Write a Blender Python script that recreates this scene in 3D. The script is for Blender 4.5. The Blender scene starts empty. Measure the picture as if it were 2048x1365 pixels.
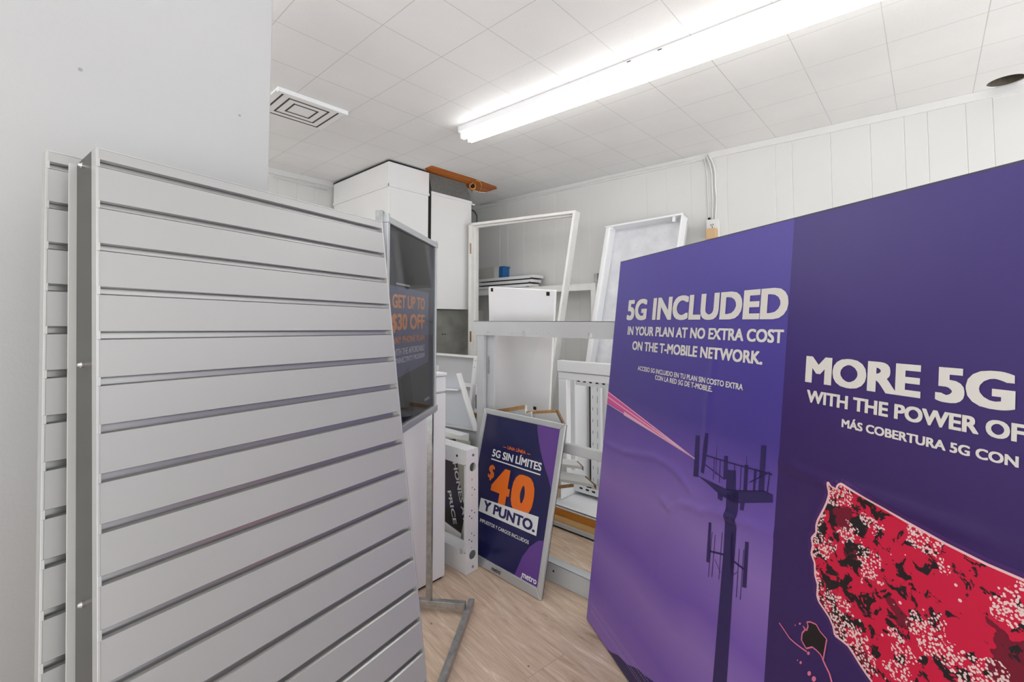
import bpy, bmesh, math, random
from mathutils import Vector as V, Matrix
random.seed(7)
S = bpy.context.scene
COL = S.collection
# ---------------------------------------------------------------- camera
FPX, PX, PY, PITCH, HC = 908.0, 1024.0, 600.0, math.radians(2.5), 1.23
AZ = math.radians(42.53)
FH = V((math.cos(AZ), math.sin(AZ), 0)); RT = V((math.sin(AZ), -math.cos(AZ), 0)); ZU = V((0, 0, 1))
FW = FH*math.cos(PITCH) + ZU*math.sin(PITCH); UP = -FH*math.sin(PITCH) + ZU*math.cos(PITCH)
CO = V((0, 0, HC))
cam = bpy.data.cameras.new('camera'); co = bpy.data.objects.new('camera', cam); COL.objects.link(co)
cam.lens = FPX/2048*36; cam.sensor_width = 36; cam.shift_y = -(682.5-PY)/2048; cam.clip_start = .02
m = Matrix((RT, UP, -FW)).transposed().to_4x4(); m.translation = CO
co.matrix_world = m
S.camera = co
# ---------------------------------------------------------------- world, exposure
SKY_LOW, SKY_HIGH = 2.5, .42
w = bpy.data.worlds.new('world'); S.world = w; w.use_nodes = True
# soft daylight: a pale overcast sky plus added light from below for the ceiling
nt = w.node_tree; bg = nt.nodes['Background']
tcw = nt.nodes.new('ShaderNodeTexCoord'); sxw = nt.nodes.new('ShaderNodeSeparateXYZ'); rw = nt.nodes.new('ShaderNodeMapRange')
nt.links.new(tcw.outputs['Generated'], sxw.inputs[0]); nt.links.new(sxw.outputs[2], rw.inputs[0])
rw.inputs[1].default_value = -.25; rw.inputs[2].default_value = .15; rw.inputs[3].default_value = SKY_LOW; rw.inputs[4].default_value = SKY_HIGH
nt.links.new(rw.outputs[0], bg.inputs[1]); bg.inputs[0].default_value = (.97, .985, 1, 1)
S.view_settings.view_transform = 'Standard'; S.view_settings.look = 'None'
S.view_settings.exposure = 0.4; S.view_settings.gamma = 1.0
TUBE_POWER = 5.6

# ---------------------------------------------------------------- helpers
def ray(x, y): return FW + RT*((x-PX)/FPX) - UP*((y-PY)/FPX)
def hit(x, y, p, n):
    d = ray(x, y); n = V(n)
    return CO + d*((V(p)-CO).dot(n)/d.dot(n))
def onz(x, y, z=0.0): return hit(x, y, (0, 0, z), (0, 0, 1))
def onx(x, y, X): return hit(x, y, (X, 0, 0), (1, 0, 0))
def ony(x, y, Y): return hit(x, y, (0, Y, 0), (0, 1, 0))

def lin(c):
    c = c/255.0
    return c/12.92 if c <= .04045 else ((c+.055)/1.055)**2.4
def rgb(r, g, b, k=1.0): return (lin(r)*k, lin(g)*k, lin(b)*k, 1)

class Nodes:
    def __init__(s, name):
        s.m = bpy.data.materials.new(name); s.m.use_nodes = True
        s.t = s.m.node_tree; s.b = s.t.nodes['Principled BSDF']; s.out = s.t.nodes['Material Output']
    def n(s, typ, **k):
        nd = s.t.nodes.new(typ)
        for a, v in k.items(): setattr(nd, a, v)
        return nd
    def l(s, a, b): s.t.links.new(a, b)
    def val(s, sock, v):
        if hasattr(v, 'links'): s.l(v, sock)
        else: sock.default_value = v
    def math(s, op, a, b=0.0, c=0.0):
        nd = s.n('ShaderNodeMath', operation=op)
        for i, v in enumerate((a, b, c)): s.val(nd.inputs[i], v)
        return nd.outputs[0]
    def mix(s, f, a, b):
        nd = s.n('ShaderNodeMix', data_type='RGBA')
        s.val(nd.inputs[0], f); s.val(nd.inputs[6], a); s.val(nd.inputs[7], b)
        return nd.outputs[2]
    def ramp(s, f, pts, interp='LINEAR'):
        nd = s.n('ShaderNodeValToRGB'); nd.color_ramp.interpolation = interp
        e = nd.color_ramp.elements
        while len(e) < len(pts): e.new(.5)
        for i, (p, c) in enumerate(pts): e[i].position = p; e[i].color = c
        s.l(f, nd.inputs[0]); return nd.outputs[0]
    def noise(s, vec, scale, detail=3.0, rough=.5, dist=0.0):
        nd = s.n('ShaderNodeTexNoise'); nd.inputs['Scale'].default_value = scale
        nd.inputs['Detail'].default_value = detail; nd.inputs['Roughness'].default_value = rough
        nd.inputs['Distortion'].default_value = dist
        s.l(vec, nd.inputs['Vector']); return nd.outputs[0]
    def bump(s, h, strength, dist=.002):
        nd = s.n('ShaderNodeBump'); nd.inputs['Strength'].default_value = strength
        nd.inputs['Distance'].default_value = dist
        s.l(h, nd.inputs['Height']); s.l(nd.outputs[0], s.b.inputs['Normal'])
    def obj(s): return s.n('ShaderNodeTexCoord').outputs['Object']
    def uv(s): return s.n('ShaderNodeTexCoord').outputs['UV']
    def mapping(s, vec, scale=(1, 1, 1), rot=(0, 0, 0)):
        nd = s.n('ShaderNodeMapping'); nd.inputs['Scale'].default_value = scale; nd.inputs['Rotation'].default_value = rot
        s.l(vec, nd.inputs[0]); return nd.outputs[0]
    def sep(s, vec):
        nd = s.n('ShaderNodeSeparateXYZ'); s.l(vec, nd.inputs[0]); return nd.outputs

def mat(name, c, rough=.5, metal=0.0, var=.04, scale=6.0, grain=0.0, gscale=400.0, coat=0.0):
    k = Nodes(name)
    k.b.inputs['Roughness'].default_value = rough; k.b.inputs['Metallic'].default_value = metal
    if coat: k.b.inputs['Coat Weight'].default_value = coat; k.b.inputs['Coat Roughness'].default_value = .05
    o = k.obj()
    f = k.noise(o, scale, 4)
    d = (c[0]*(1-var*2), c[1]*(1-var*2), c[2]*(1-var*2), 1)
    k.l(k.ramp(f, [(.3, d), (.65, c)]), k.b.inputs['Base Color'])
    if grain: k.bump(k.noise(o, gscale, 2), grain, .001)
    return k.m

class MB:
    """collects shapes of one part, links them as one mesh object"""
    def __init__(s): s.v = []; s.f = []; s.uv = {}; s.mi = []
    def add(s, vs, fs, mi=0):
        o = len(s.v); s.v += [V(q) for q in vs]
        for f in fs: s.f.append([o+i for i in f]); s.mi.append(mi)
        return s
    def box(s, a, b, mi=0):
        x0, y0, z0 = (min(a[i], b[i]) for i in range(3)); x1, y1, z1 = (max(a[i], b[i]) for i in range(3))
        return s.hexa([(x0,y0,z0),(x1,y0,z0),(x1,y1,z0),(x0,y1,z0)], [(x0,y0,z1),(x1,y0,z1),(x1,y1,z1),(x0,y1,z1)], mi)
    def hexa(s, lo, hi, mi=0):
        return s.add(list(lo)+list(hi), [(3,2,1,0),(4,5,6,7),(0,1,5,4),(1,2,6,5),(2,3,7,6),(3,0,4,7)], mi)
    def slab(s, q, off, mi=0):
        q = [V(p) for p in q]; off = V(off)
        return s.hexa(q, [p+off for p in q], mi)
    def fbox(s, O, h, u, n, a, b, mi=0):
        """box in a local frame h,u,n from a to b"""
        P = lambda x, y, z: O + h*x + u*y + n*z
        (x0,y0,z0), (x1,y1,z1) = a, b
        return s.hexa([P(x0,y0,z0),P(x1,y0,z0),P(x1,y1,z0),P(x0,y1,z0)], [P(x0,y0,z1),P(x1,y0,z1),P(x1,y1,z1),P(x0,y1,z1)], mi)
    def prism(s, poly, off, mi=0):
        n = len(poly); poly = [V(p) for p in poly]; off = V(off)
        return s.add(poly+[p+off for p in poly], [list(range(n))[::-1], list(range(n, 2*n))] + [(i,(i+1)%n,n+(i+1)%n,n+i) for i in range(n)], mi)
    def tube(s, pts, r, seg=8, mi=0, caps=True):
        pts = [V(p) for p in pts]; rings = []
        for i, p in enumerate(pts):
            d = (pts[min(i+1, len(pts)-1)]-pts[max(i-1, 0)]).normalized()
            a = d.cross(V((0, 0, 1)))
            if a.length < .1: a = d.cross(V((1, 0, 0)))
            a.normalize(); b = d.cross(a)
            rr = r[i] if isinstance(r, (list, tuple)) else r
            rings.append([p + (a*math.cos(2*math.pi*k/seg) + b*math.sin(2*math.pi*k/seg))*rr for k in range(seg)])
        vs = [q for g in rings for q in g]; fs = []
        for i in range(len(pts)-1):
            for k in range(seg):
                fs.append((i*seg+k, i*seg+(k+1)%seg, (i+1)*seg+(k+1)%seg, (i+1)*seg+k))
        if caps: fs += [list(range(seg))[::-1], list(range((len(pts)-1)*seg, len(pts)*seg))]
        return s.add(vs, fs, mi)
    def build(s, name, mats, parent=None, bevel=0.0, smooth=False):
        me = bpy.data.meshes.new(name)
        org = V((0, 0, 0)); p = parent
        while p is not None: org += p.location; p = p.parent
        me.from_pydata([v-org for v in s.v], [], s.f)
        if not isinstance(mats, (list, tuple)): mats = [mats]
        for q in mats: me.materials.append(q)
        for f, mi in zip(me.polygons, s.mi): f.material_index = mi
        bm = bmesh.new(); bm.from_mesh(me); bmesh.ops.recalc_face_normals(bm, faces=bm.faces); bm.to_mesh(me); bm.free()
        if smooth:
            for f in me.polygons: f.use_smooth = len(f.vertices) == 4
        o = bpy.data.objects.new(name, me); COL.objects.link(o)
        if parent is not None: o.parent = parent
        if bevel:
            b = o.modifiers.new('bevel', 'BEVEL'); b.width = bevel; b.segments = 2; b.limit_method = 'ANGLE'; b.angle_limit = .6
        return o

def thing(name, label, cat, loc, group=None):
    o = bpy.data.objects.new(name, None); COL.objects.link(o); o.location = loc; o.empty_display_size = .05
    return tag(o, label, cat, group)
def tag(o, label, cat, group=None):
    o['label'] = label; o['category'] = cat
    if group: o['group'] = group
    return o
def struct(o): o['kind'] = 'structure'; return o
def lab(o, t): o['label'] = t; return o

# ---------------------------------------------------------------- materials
WHITE = mat('white_paint', rgb(226, 226, 225), .55, var=.02)
METAL_W = mat('white_enamel_metal', rgb(241, 242, 244), .38, var=.015, scale=3)
METAL_G = mat('grey_enamel_metal', rgb(200, 202, 205), .4, var=.03, scale=3)
SLAT = mat('silver_grey_slat', rgb(178, 178, 177), .36, .12, var=.015, scale=2.5)
GROOVE = mat('slat_groove_aluminium', rgb(190, 190, 188), .3, .75, var=.02)
TRIM = mat('aluminium_trim', rgb(200, 200, 198), .35, .55, var=.02)
STEEL = mat('worn_steel', rgb(188, 190, 190), .28, .85, var=.16, scale=40)
CHROME = mat('chrome', rgb(225, 225, 225), .18, 1.0, var=.02)
SNAP = mat('satin_aluminium', rgb(205, 208, 210), .36, .7, var=.02)
DARK = mat('dark_gap', rgb(28, 27, 25), .8)
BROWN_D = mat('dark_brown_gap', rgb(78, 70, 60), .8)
DUCTW = mat('painted_duct', rgb(243, 243, 243), .5, var=.02, scale=2)
FLEX = mat('grey_duct_canvas', rgb(118, 120, 118), .9, var=.12, scale=60, grain=.4, gscale=300)
PLENUM = mat('galvanised_plenum', rgb(160, 160, 154), .45, .45, var=.14, scale=9)
JAMB = mat('white_painted_wood', rgb(242, 241, 238), .5, var=.03, scale=12, grain=.2, gscale=120)
CHIP = mat('particle_board', rgb(196, 150, 98), .85, var=.25, scale=160, grain=.4, gscale=500)
CHIP_D = mat('particle_board_grey', rgb(150, 121, 92), .9, var=.2, scale=180, grain=.4, gscale=500)
MELA = mat('white_melamine', rgb(226, 228, 226), .35, var=.02)
BEIGE = mat('beige_plastic', rgb(206, 172, 128), .45, var=.02)
INK = mat('black_ink', rgb(25, 24, 30), .4)
BLUEBOX = mat('blue_plastic', rgb(35, 105, 170), .4)
CARD = mat('grey_carton', rgb(196, 193, 188), .7)
ROPE = mat('yellow_rope', rgb(226, 180, 110), .8)
def wood(name, a, b, ax=(30, 2, 30)):
    k = Nodes(name); o = k.mapping(k.obj(), ax)
    f = k.noise(o, 2.2, 6, .6, .6)
    k.l(k.ramp(f, [(.3, a), (.7, b)]), k.b.inputs['Base Color']); k.b.inputs['Roughness'].default_value = .45
    return k.m
ORANGE_W = wood('orange_joist_wood', rgb(166, 74, 18), rgb(250, 152, 62), (2, 30, 30))
PINE_O = wood('orange_pine', rgb(196, 122, 40), rgb(226, 152, 60))
PINE_P = wood('pale_pine', rgb(216, 168, 104), rgb(240, 200, 140))

def wall_mat(name, c, bump=.25, sc=90.0, rough=.6):
    k = Nodes(name); o = k.obj(); k.b.inputs['Roughness'].default_value = rough
    f = k.noise(o, 1.3, 5)
    d = (c[0]*.94, c[1]*.94, c[2]*.94, 1)
    base = k.ramp(f, [(.3, d), (.7, c)])
    spots = k.n('ShaderNodeTexVoronoi'); spots.inputs['Scale'].default_value = 5.0
    k.l(o, spots.inputs['Vector'])
    sp = k.math('LESS_THAN', spots.outputs['Distance'], .022)
    k.l(k.mix(k.math('MULTIPLY', sp, .45), base, (.12, .11, .1, 1)), k.b.inputs['Base Color'])
    k.bump(k.noise(o, sc, 4, .6), bump, .0015)
    return k.m
WALL = wall_mat('white_wall_paint', rgb(224, 224, 222))
PART = wall_mat('textured_partition_paint', rgb(188, 188, 188), .35, 130.0)

k = Nodes('ceiling_tiles'); o = k.obj()
bx = k.sep(o)
def line(coord, off, pitch, wd):
    t = k.math('MODULO', k.math('ADD', coord, 30*pitch-off), pitch)
    t = k.math('ABSOLUTE', k.math('SUBTRACT', t, pitch/2))
    return k.math('GREATER_THAN', t, pitch/2-wd)
g = k.math('MAXIMUM', line(bx[0], 1.28, .3048, .0015), line(bx[1], .098, .303, .0015))
base = k.ramp(k.noise(o, 2.0, 4), [(.3, rgb(232, 232, 232)), (.7, rgb(240, 240, 240))])
k.l(k.mix(k.math('MULTIPLY', g, k.math('MULTIPLY', k.noise(o, 1.7, 2), .75)), base, (.2, .2, .2, 1)), k.b.inputs['Base Color'])
k.b.inputs['Roughness'].default_value = .6
tex = k.noise(k.mapping(o, (40, 120, 60)), 1.0, 5, .65, .5)
k.bump(k.math('SUBTRACT', k.math('MULTIPLY', tex, .55), k.math('MULTIPLY', g, 1.0)), .6, .004)
CEIL = k.m

k = Nodes('laminate_planks'); o = k.obj()
rv = k.mapping(o, (1, 1, 1), (0, 0, math.radians(-82)))
br = k.n('ShaderNodeTexBrick'); k.l(rv, br.inputs['Vector'])
br.offset = .37; br.inputs['Scale'].default_value = 1.0
br.inputs['Brick Width'].default_value = 1.21; br.inputs['Row Height'].default_value = .178
br.inputs['Mortar Size'].default_value = .0014; br.inputs['Bias'].default_value = 0
br.inputs['Color1'].default_value = (.3, .3, .3, 1); br.inputs['Color2'].default_value = (.7, .7, .7, 1); br.inputs['Mortar'].default_value = (0, 0, 0, 1)
sv = k.n('ShaderNodeVectorMath', operation='MULTIPLY_ADD')
k.l(br.outputs['Color'], sv.inputs[0]); sv.inputs[1].default_value = (9, 9, 9); k.l(k.mapping(rv, (1.3, 10, 1)), sv.inputs[2])
g1 = k.noise(sv.outputs[0], 1.5, 8, .66, 2.4)
g2 = k.noise(k.mapping(rv, (8, 130, 1)), 1.0, 5, .7)
c1 = k.ramp(g1, [(.28, rgb(159, 134, 111)), (.42, rgb(201, 175, 150)), (.58, rgb(220, 197, 174)), (.7, rgb(252, 234, 213))])
c2 = k.mix(.28, c1, k.ramp(g2, [(.3, rgb(140, 116, 95)), (.7, rgb(244, 222, 201))]))
c3 = k.mix(k.math('MULTIPLY', br.outputs['Fac'], .3), c2, rgb(82, 69, 57))
vo = k.n('ShaderNodeTexVoronoi'); vo.inputs['Scale'].default_value = 11.0; k.l(o, vo.inputs['Vector'])
debris = k.math('MULTIPLY', k.math('LESS_THAN', vo.outputs['Distance'], .05), k.math('GREATER_THAN', k.noise(o, 3.0, 2), .44))
k.l(k.mix(k.math('MULTIPLY', debris, .7), c3, rgb(60, 46, 36)), k.b.inputs['Base Color'])
k.b.inputs['Roughness'].default_value = .5
k.bump(g2, .12, .001)
FLOOR = k.m

k = Nodes('fluorescent_glow')
k.b.inputs['Base Color'].default_value = (.9, .9, .9, 1)
k.b.inputs['Emission Color'].default_value = (1, .985, .96, 1); k.b.inputs['Emission Strength'].default_value = TUBE_POWER
TUBE = k.m

# ---------------------------------------------------------------- the room
MZ, CZ = .010, 2.42                      # the ceiling rises slightly towards the back
def ceil_z(y): return CZ + MZ*y
def onc(x, y): return hit(x, y, (0, 0, CZ), (0, -MZ, 1))
YB = 3.90
def wx(y): return 3.355 - .0143*y        # right wall
def onw(x, y, inset=0.0): return hit(x, y, (3.355-inset, 0, 0), (1, .0143, 0))

struct(MB().box((-1.6, -1.9, -.06), (3.7, 4.2, 0)).build('floor', FLOOR))

# ceiling with the round hole and the torn opening
def flat_with_holes(outer, holes, z_of, thick):
    bm = bmesh.new(); edges = []
    for loop in [outer]+holes:
        vs = [bm.verts.new((p[0], p[1], z_of(p[1]))) for p in loop]
        for i in range(len(vs)): edges.append(bm.edges.new((vs[i], vs[(i+1) % len(vs)])))
    bmesh.ops.triangle_fill(bm, edges=edges, use_beauty=True)
    r = bmesh.ops.extrude_face_region(bm, geom=bm.faces[:])
    for e in r['geom']:
        if isinstance(e, bmesh.types.BMVert): e.co.z += thick
    bmesh.ops.recalc_face_normals(bm, faces=bm.faces)
    return bm
hc = (onc(1975, 172)+onc(2050, 152))/2; hr = .068
round_hole = [(hc.x+hr*math.cos(t*math.pi/16), hc.y+hr*math.sin(t*math.pi/16)) for t in range(32)]
torn_px = [(849, 337), (863, 331), (873, 334), (905, 344), (950, 358), (992, 373), (994, 379), (972, 386), (960, 385), (945, 381), (925, 375), (900, 366), (868, 356), (852, 343)]
torn = [onc(*q)[:2] for q in torn_px]
bm = flat_with_holes([(-3.2, -4.6), (3.7, -4.6), (3.7, 4.2), (-3.2, 4.2)], [round_hole, torn], ceil_z, .006)
me = bpy.data.meshes.new('ceiling'); bm.to_mesh(me); bm.free(); me.materials.append(CEIL)
o = bpy.data.objects.new('ceiling', me); COL.objects.link(o); struct(o)

# right wall: panelling with V grooves
gy = [3.514, 3.202, 3.092, 2.881, 2.67, 2.502, 2.4, 2.239, 2.141, 1.83, 1.612, 1.453, 1.267, 1.015, .715, .62, .415, .223, .072, -.025, -.175, -.273, -.5, -.62, -.85, -1.1]
prof = [(wx(4.2)+.15, 4.2), (wx(4.2), 4.2)]
for y in gy: prof += [(wx(y), y+.003), (wx(y)+.0022, y+.0012), (wx(y)+.0022, y-.0012), (wx(y), y-.003)]
prof += [(wx(-2.6), -2.6), (wx(-2.6)+.15, -2.6)]
struct(MB().prism([(a, b, 0) for a, b in prof], (0, 0, 2.5)).build('wall_right', WALL))
prof = [(-3.2, YB+.15), (-3.2, YB)]
for x in (1.0, 1.2, 1.41, 1.565, 1.712, 1.76, 1.9, 2.1, 2.3, 2.5, 2.7, 2.9, 3.1): prof += [(x-.004, YB), (x-.0012, YB+.0022), (x+.0012, YB+.0022), (x+.004, YB)]
prof += [(3.5, YB), (3.5, YB+.15)]
struct(MB().prism([(a, b, 0) for a, b in prof], (0, 0, 2.5)).build('wall_back', WALL))
mb = MB(); mb.box((-3.2, -.2, 0), (-3.05, 4.2, 2.5)); mb.box((-3.2, -4.6, 0), (-3.05, -.2, .12)); mb.box((-3.2, -4.6, 2.36), (-3.05, -.2, 2.5))
struct(mb.build('wall_left', WALL))
PYY = 1.42
struct(MB().box((-1.6, PYY, 0), (.489, PYY+.13, 2.47)).build('wall_partition', PART, bevel=.004))
# ceiling trim strips
struct(MB().hexa([(wx(YB)-.012, YB, ceil_z(YB)-.045), (wx(-2.6)-.012, -2.6, ceil_z(-2.6)-.045), (wx(-2.6)+.01, -2.6, ceil_z(-2.6)-.045), (wx(YB)+.01, YB, ceil_z(YB)-.045)],
                 [(wx(YB)-.012, YB, ceil_z(YB)), (wx(-2.6)-.012, -2.6, ceil_z(-2.6)), (wx(-2.6)+.01, -2.6, ceil_z(-2.6)), (wx(YB)+.01, YB, ceil_z(YB))]).build('trim_1', WHITE, bevel=.003))
struct(MB().box((-3, YB-.012, ceil_z(YB)-.045), (wx(YB), YB+.01, ceil_z(YB)+.002)).build('trim_2', WHITE, bevel=.003))

# ---------------------------------------------------------------- fluorescent fixture
def fixture(y_far, x_far, label, length=2.44, slope=-.034, tag_group=None):
    t = thing('fluorescent_light', label, 'ceiling light', (x_far, y_far, ceil_z(y_far)))
    d = V((-slope, -1, 0)).normalized(); d.z = -MZ; s = V((1, -slope, 0)).normalized(); dn = V((0, 0, -1))
    O = V((x_far, y_far, ceil_z(y_far)))
    def P(a, b, c): return O + d*a + s*b + dn*c
    mb = MB()
    pr = [(0, .0), (0, .036), (.012, .043), (.098, .043), (.11, .036), (.11, 0)]
    mb.prism([P(0, b, c) for b, c in pr], P(length, 0, 0)-P(0, 0, 0))
    mb.build('housing', METAL_W, t, bevel=.001)
    for bb in (.022, .088):
        if True:
            a0 = .028; a1 = length-.028
            MB().tube([P(a0, bb, .066), P(a1, bb, .066)], .0185, 20).build('fluorescent_tube', TUBE, t, smooth=True)
            for a in (a0-.02, a1):
                mb = MB()
                mb.prism([P(a, bb-.013, .04), P(a, bb+.013, .04), P(a, bb+.013, .07), P(a, bb+.008, .083), P(a, bb-.008, .083), P(a, bb-.013, .07)], d*.018)
                mb.build('lampholder', WHITE, t, bevel=.001)
    for a in (length*.47, length*.53):
        MB().fbox(P(a, -.002, .008), d, s, dn, (0, 0, 0), (.018, .003, .003)).build('housing_slot', DARK, t)
    return t
fixture(2.14, 1.832, 'white twin tube fluorescent strip light on the tiled ceiling above the signs')

fixture(3.80, .30, 'added white fluorescent strip light, unseen behind the partition wall, nearer the ducts', slope=0)  # unseen strip lights added here to brighten the back corner
fixture(3.80, -.60, 'added white fluorescent strip light, unseen behind the partition wall, farther from the ducts', slope=0)

# ---------------------------------------------------------------- ceiling vent
a, b, c = onc(555, 174), onc(697, 223), onc(640, 256)
vx0, vx1, vy0, vy1 = a.x, b.x, b.y, c.y
zc = ceil_z((vy0+vy1)/2)
t = thing('ceiling_vent', 'white rectangular ceiling vent with concentric slots beside the partition wall', 'vent', ((vx0+vx1)/2, (vy0+vy1)/2, zc))
mb = MB(); mb.box((vx0, vy0, zc-.012), (vx1, vy1, zc+.002)); mb.box((vx0, vy0, zc-.024), (vx1, vy0+.022, zc-.011)); mb.build('frame', METAL_W, t, bevel=.002)
mx, my = (vx0+vx1)/2, (vy0+vy1)/2; ex, ey = (vx1-vx0)/2, (vy1-vy0)/2
for i, q in enumerate((.036, .080, .124)):
    mb = MB(); x, y, wd = ex-q, ey-q+.012, .009
    if y < .012: y = .012
    zz = zc-.0135
    mb.box((mx-x, my-y, zz), (mx+x, my-y+wd, zz+.002)); mb.box((mx-x, my+y-wd, zz), (mx+x, my+y, zz+.002))
    mb.box((mx-x, my-y, zz), (mx-x+wd, my+y, zz+.002)); mb.box((mx+x-wd, my-y, zz), (mx+x, my+y, zz+.002))
    mb.build('slot', BROWN_D, t)

# round hole: rim and dark can above
t = thing('ceiling_hole_rim', 'round open can hole in the ceiling at the right edge', 'ceiling hole', (hc.x, hc.y, ceil_z(hc.y)))
mb = MB()
mb.tube([(hc.x, hc.y, ceil_z(hc.y)+.004), (hc.x, hc.y, ceil_z(hc.y)+.12)], hr+.001, 32, caps=False)
mb.build('can', mat('hole_can', rgb(120, 112, 98), .8, var=.2, scale=30), t, smooth=True)
MB().tube([(hc.x, hc.y, ceil_z(hc.y)+.12), (hc.x, hc.y, ceil_z(hc.y)+.124)], hr+.004, 32).build('back_plate', BROWN_D, t)

# torn ceiling opening: joist above, pipe and string
tc = onc(920, 358)
t = thing('ceiling_joist', 'orange brown wooden joist showing through the torn ceiling above the duct', 'beam', (tc.x, tc.y, tc.z+.03))
j0, j1 = onc(845, 336), onc(998, 377)
mb = MB(); mb.hexa([(j0.x-.1, j0.y-.25, tc.z+.010), (j1.x+.12, j0.y-.25, tc.z+.010), (j1.x+.12, j0.y+.4, tc.z+.010), (j0.x-.1, j0.y+.4, tc.z+.010)],
                   [(j0.x-.1, j0.y-.25, tc.z+.08), (j1.x+.12, j0.y-.25, tc.z+.08), (j1.x+.12, j0.y+.4, tc.z+.08), (j0.x-.1, j0.y+.4, tc.z+.08)])
mb.build('board', ORANGE_W, t)
MB().hexa([(j0.x-.1, j0.y-.27, tc.z+.0085), (j1.x-.2, j0.y-.27, tc.z+.0085), (j1.x-.2, j0.y-.10, tc.z+.0085), (j0.x-.1, j0.y-.10, tc.z+.0085)],
          [(j0.x-.1, j0.y-.27, tc.z+.0098), (j1.x-.2, j0.y-.27, tc.z+.0098), (j1.x-.2, j0.y-.085, tc.z+.0098), (j0.x-.1, j0.y-.085, tc.z+.0098)]).build('batten', ORANGE_W, t)
pc = onz(945, 372, tc.z-.012)
pd = (CO-pc).normalized(); pd.z = -.12; pd.normalize()
t = thing('pipe_stub', 'short orange pipe end with a black bore poking from the torn ceiling', 'pipe', pc)
mb = MB(); seg = 20; sx = pd.cross(ZU).normalized(); sy = sx.cross(pd)
ring = lambda q, r: [q + (sx*math.cos(2*math.pi*i/seg)+sy*math.sin(2*math.pi*i/seg))*r for i in range(seg)]
vs = ring(pc, .030)+ring(pc-pd*.09, .030)+ring(pc, .022)+ring(pc-pd*.08, .022)
fs = []
for i in range(seg):
    q = (i+1) % seg
    fs += [(i, q, seg+q, seg+i), (i, 2*seg+i, 2*seg+q, q), (2*seg+i, 3*seg+i, 3*seg+q, 2*seg+q)]
mb.add(vs, fs); mb.build('sleeve', mat('orange_pipe', rgb(236, 160, 70), .5), t, smooth=True)
MB().add(ring(pc-pd*.012, .0225), [list(range(seg))]).build('bore', DARK, t)
pts = [onz(*q, tc.z-.01) for q in [(952, 361), (960, 363), (963, 371), (961, 380), (957, 384)]]
t = tag(MB().tube(pts, .003, 6).build('string', ROPE, smooth=True), 'loop of yellow string hanging beside the orange pipe end', 'string')
pts = [onz(*q, tc.z-.012) for q in [(938, 368), (933, 374), (935, 382), (938, 388)]]
pts = [p+V((0, -.05, 0)) for p in pts]
tag(MB().tube(pts, .0028, 6).build('wire', mat('grey_wire', rgb(190, 188, 184), .5), smooth=True), 'thin pale wire trailing from the pipe down the duct edge', 'wire')

# ---------------------------------------------------------------- furnace ducts
X0, Y0 = 1.878, 2.994; X1 = 2.25; ZT = 2.436
t = thing('supply_duct', 'tall white square duct column rising to the ceiling beside the dark gap', 'duct', ((X0+X1)/2, Y0+.4, 0))
MB().box((X0, Y0, 1.2), (X1, YB-.02, 2.245)).build('duct_body', DUCTW, t, bevel=.003)
MB().box((X0-.004, Y0-.004, 2.262), (X1+.004, YB-.02, ZT)).build('duct_collar', DUCTW, t, bevel=.003)
mb = MB(); mb.box((X0-.008, Y0-.008, 2.243), (X1+.008, Y0, 2.264)); mb.box((X0-.008, Y0-.008, 2.243), (X0, YB-.02, 2.264)); mb.build('drive_cleat', METAL_W, t, bevel=.002)
MB().box((X0-.006, Y0-.006, ZT-.001), (X1+.006, YB-.02, ZT+.008)).build('ceiling_gap', DARK, t)
MB().box((X0, Y0, 0), (X1, YB-.02, 1.2)).build('duct_base', DUCTW, t, bevel=.003)
YR = 3.02
bl, br_, tl, tr = ony(866, 618, YR), ony(938, 618, YR), ony(863, 386, YR), ony(943, 405, YR)
RX0, RX1, RZ0, RZ1 = tl.x, tr.x, bl.z, tl.z
t = thing('return_duct', 'white square duct box with grey canvas collar beneath the torn ceiling', 'duct', ((RX0+RX1)/2, YR+.4, 0))
MB().box((RX0, YR, RZ0), (RX1, YB-.03, RZ1)).build('duct_body', DUCTW, t, bevel=.003)
mb = MB(); mb.box((RX0-.006, YR-.008, RZ1-.012), (RX1+.008, YR+.002, RZ1+.014)); mb.box((RX1-.002, YR-.008, RZ1-.012), (RX1+.008, YB-.03, RZ1+.014))
mb.box((RX1-.01, YR-.014, RZ1-.02), (RX1+.03, YR-.004, RZ1-.006)); mb.build('drive_cleat', METAL_W, t, bevel=.002)
# canvas collar flaring up to the opening
mb = MB(); n = 8; lo, hi = [], []
rows = []
for i in range(n+1):
    f = i/n; bl2 = math.sin(f*math.pi/2)
    x0 = RX0+.004 - .025*bl2*f; x1 = RX1-.004 - .06*(1-math.cos(f*math.pi/2)); y0 = YR+.004+.01*f
    z0 = RZ1+.012 + f*(ceil_z(YR)+.004-RZ1-.012)
    rows.append([(x0, y0, z0), (x1, y0, z0), (x1, YB-.05, z0), (x0, YB-.05, z0)])
vs = [p for r in rows for p in r]; fs = []
for i in range(n):
    for q in range(4): fs.append((i*4+q, i*4+(q+1) % 4, i*4+4+(q+1) % 4, i*4+4+q))
mb.add(vs, fs); mb.build('canvas_collar', FLEX, t)
MB().box((X1+.010, YR+.002, RZ0), (RX0-.003, YB-.05, RZ1)).build('dark_gap', DARK, t)  # dark filler painted in for the shade between the two ducts
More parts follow.
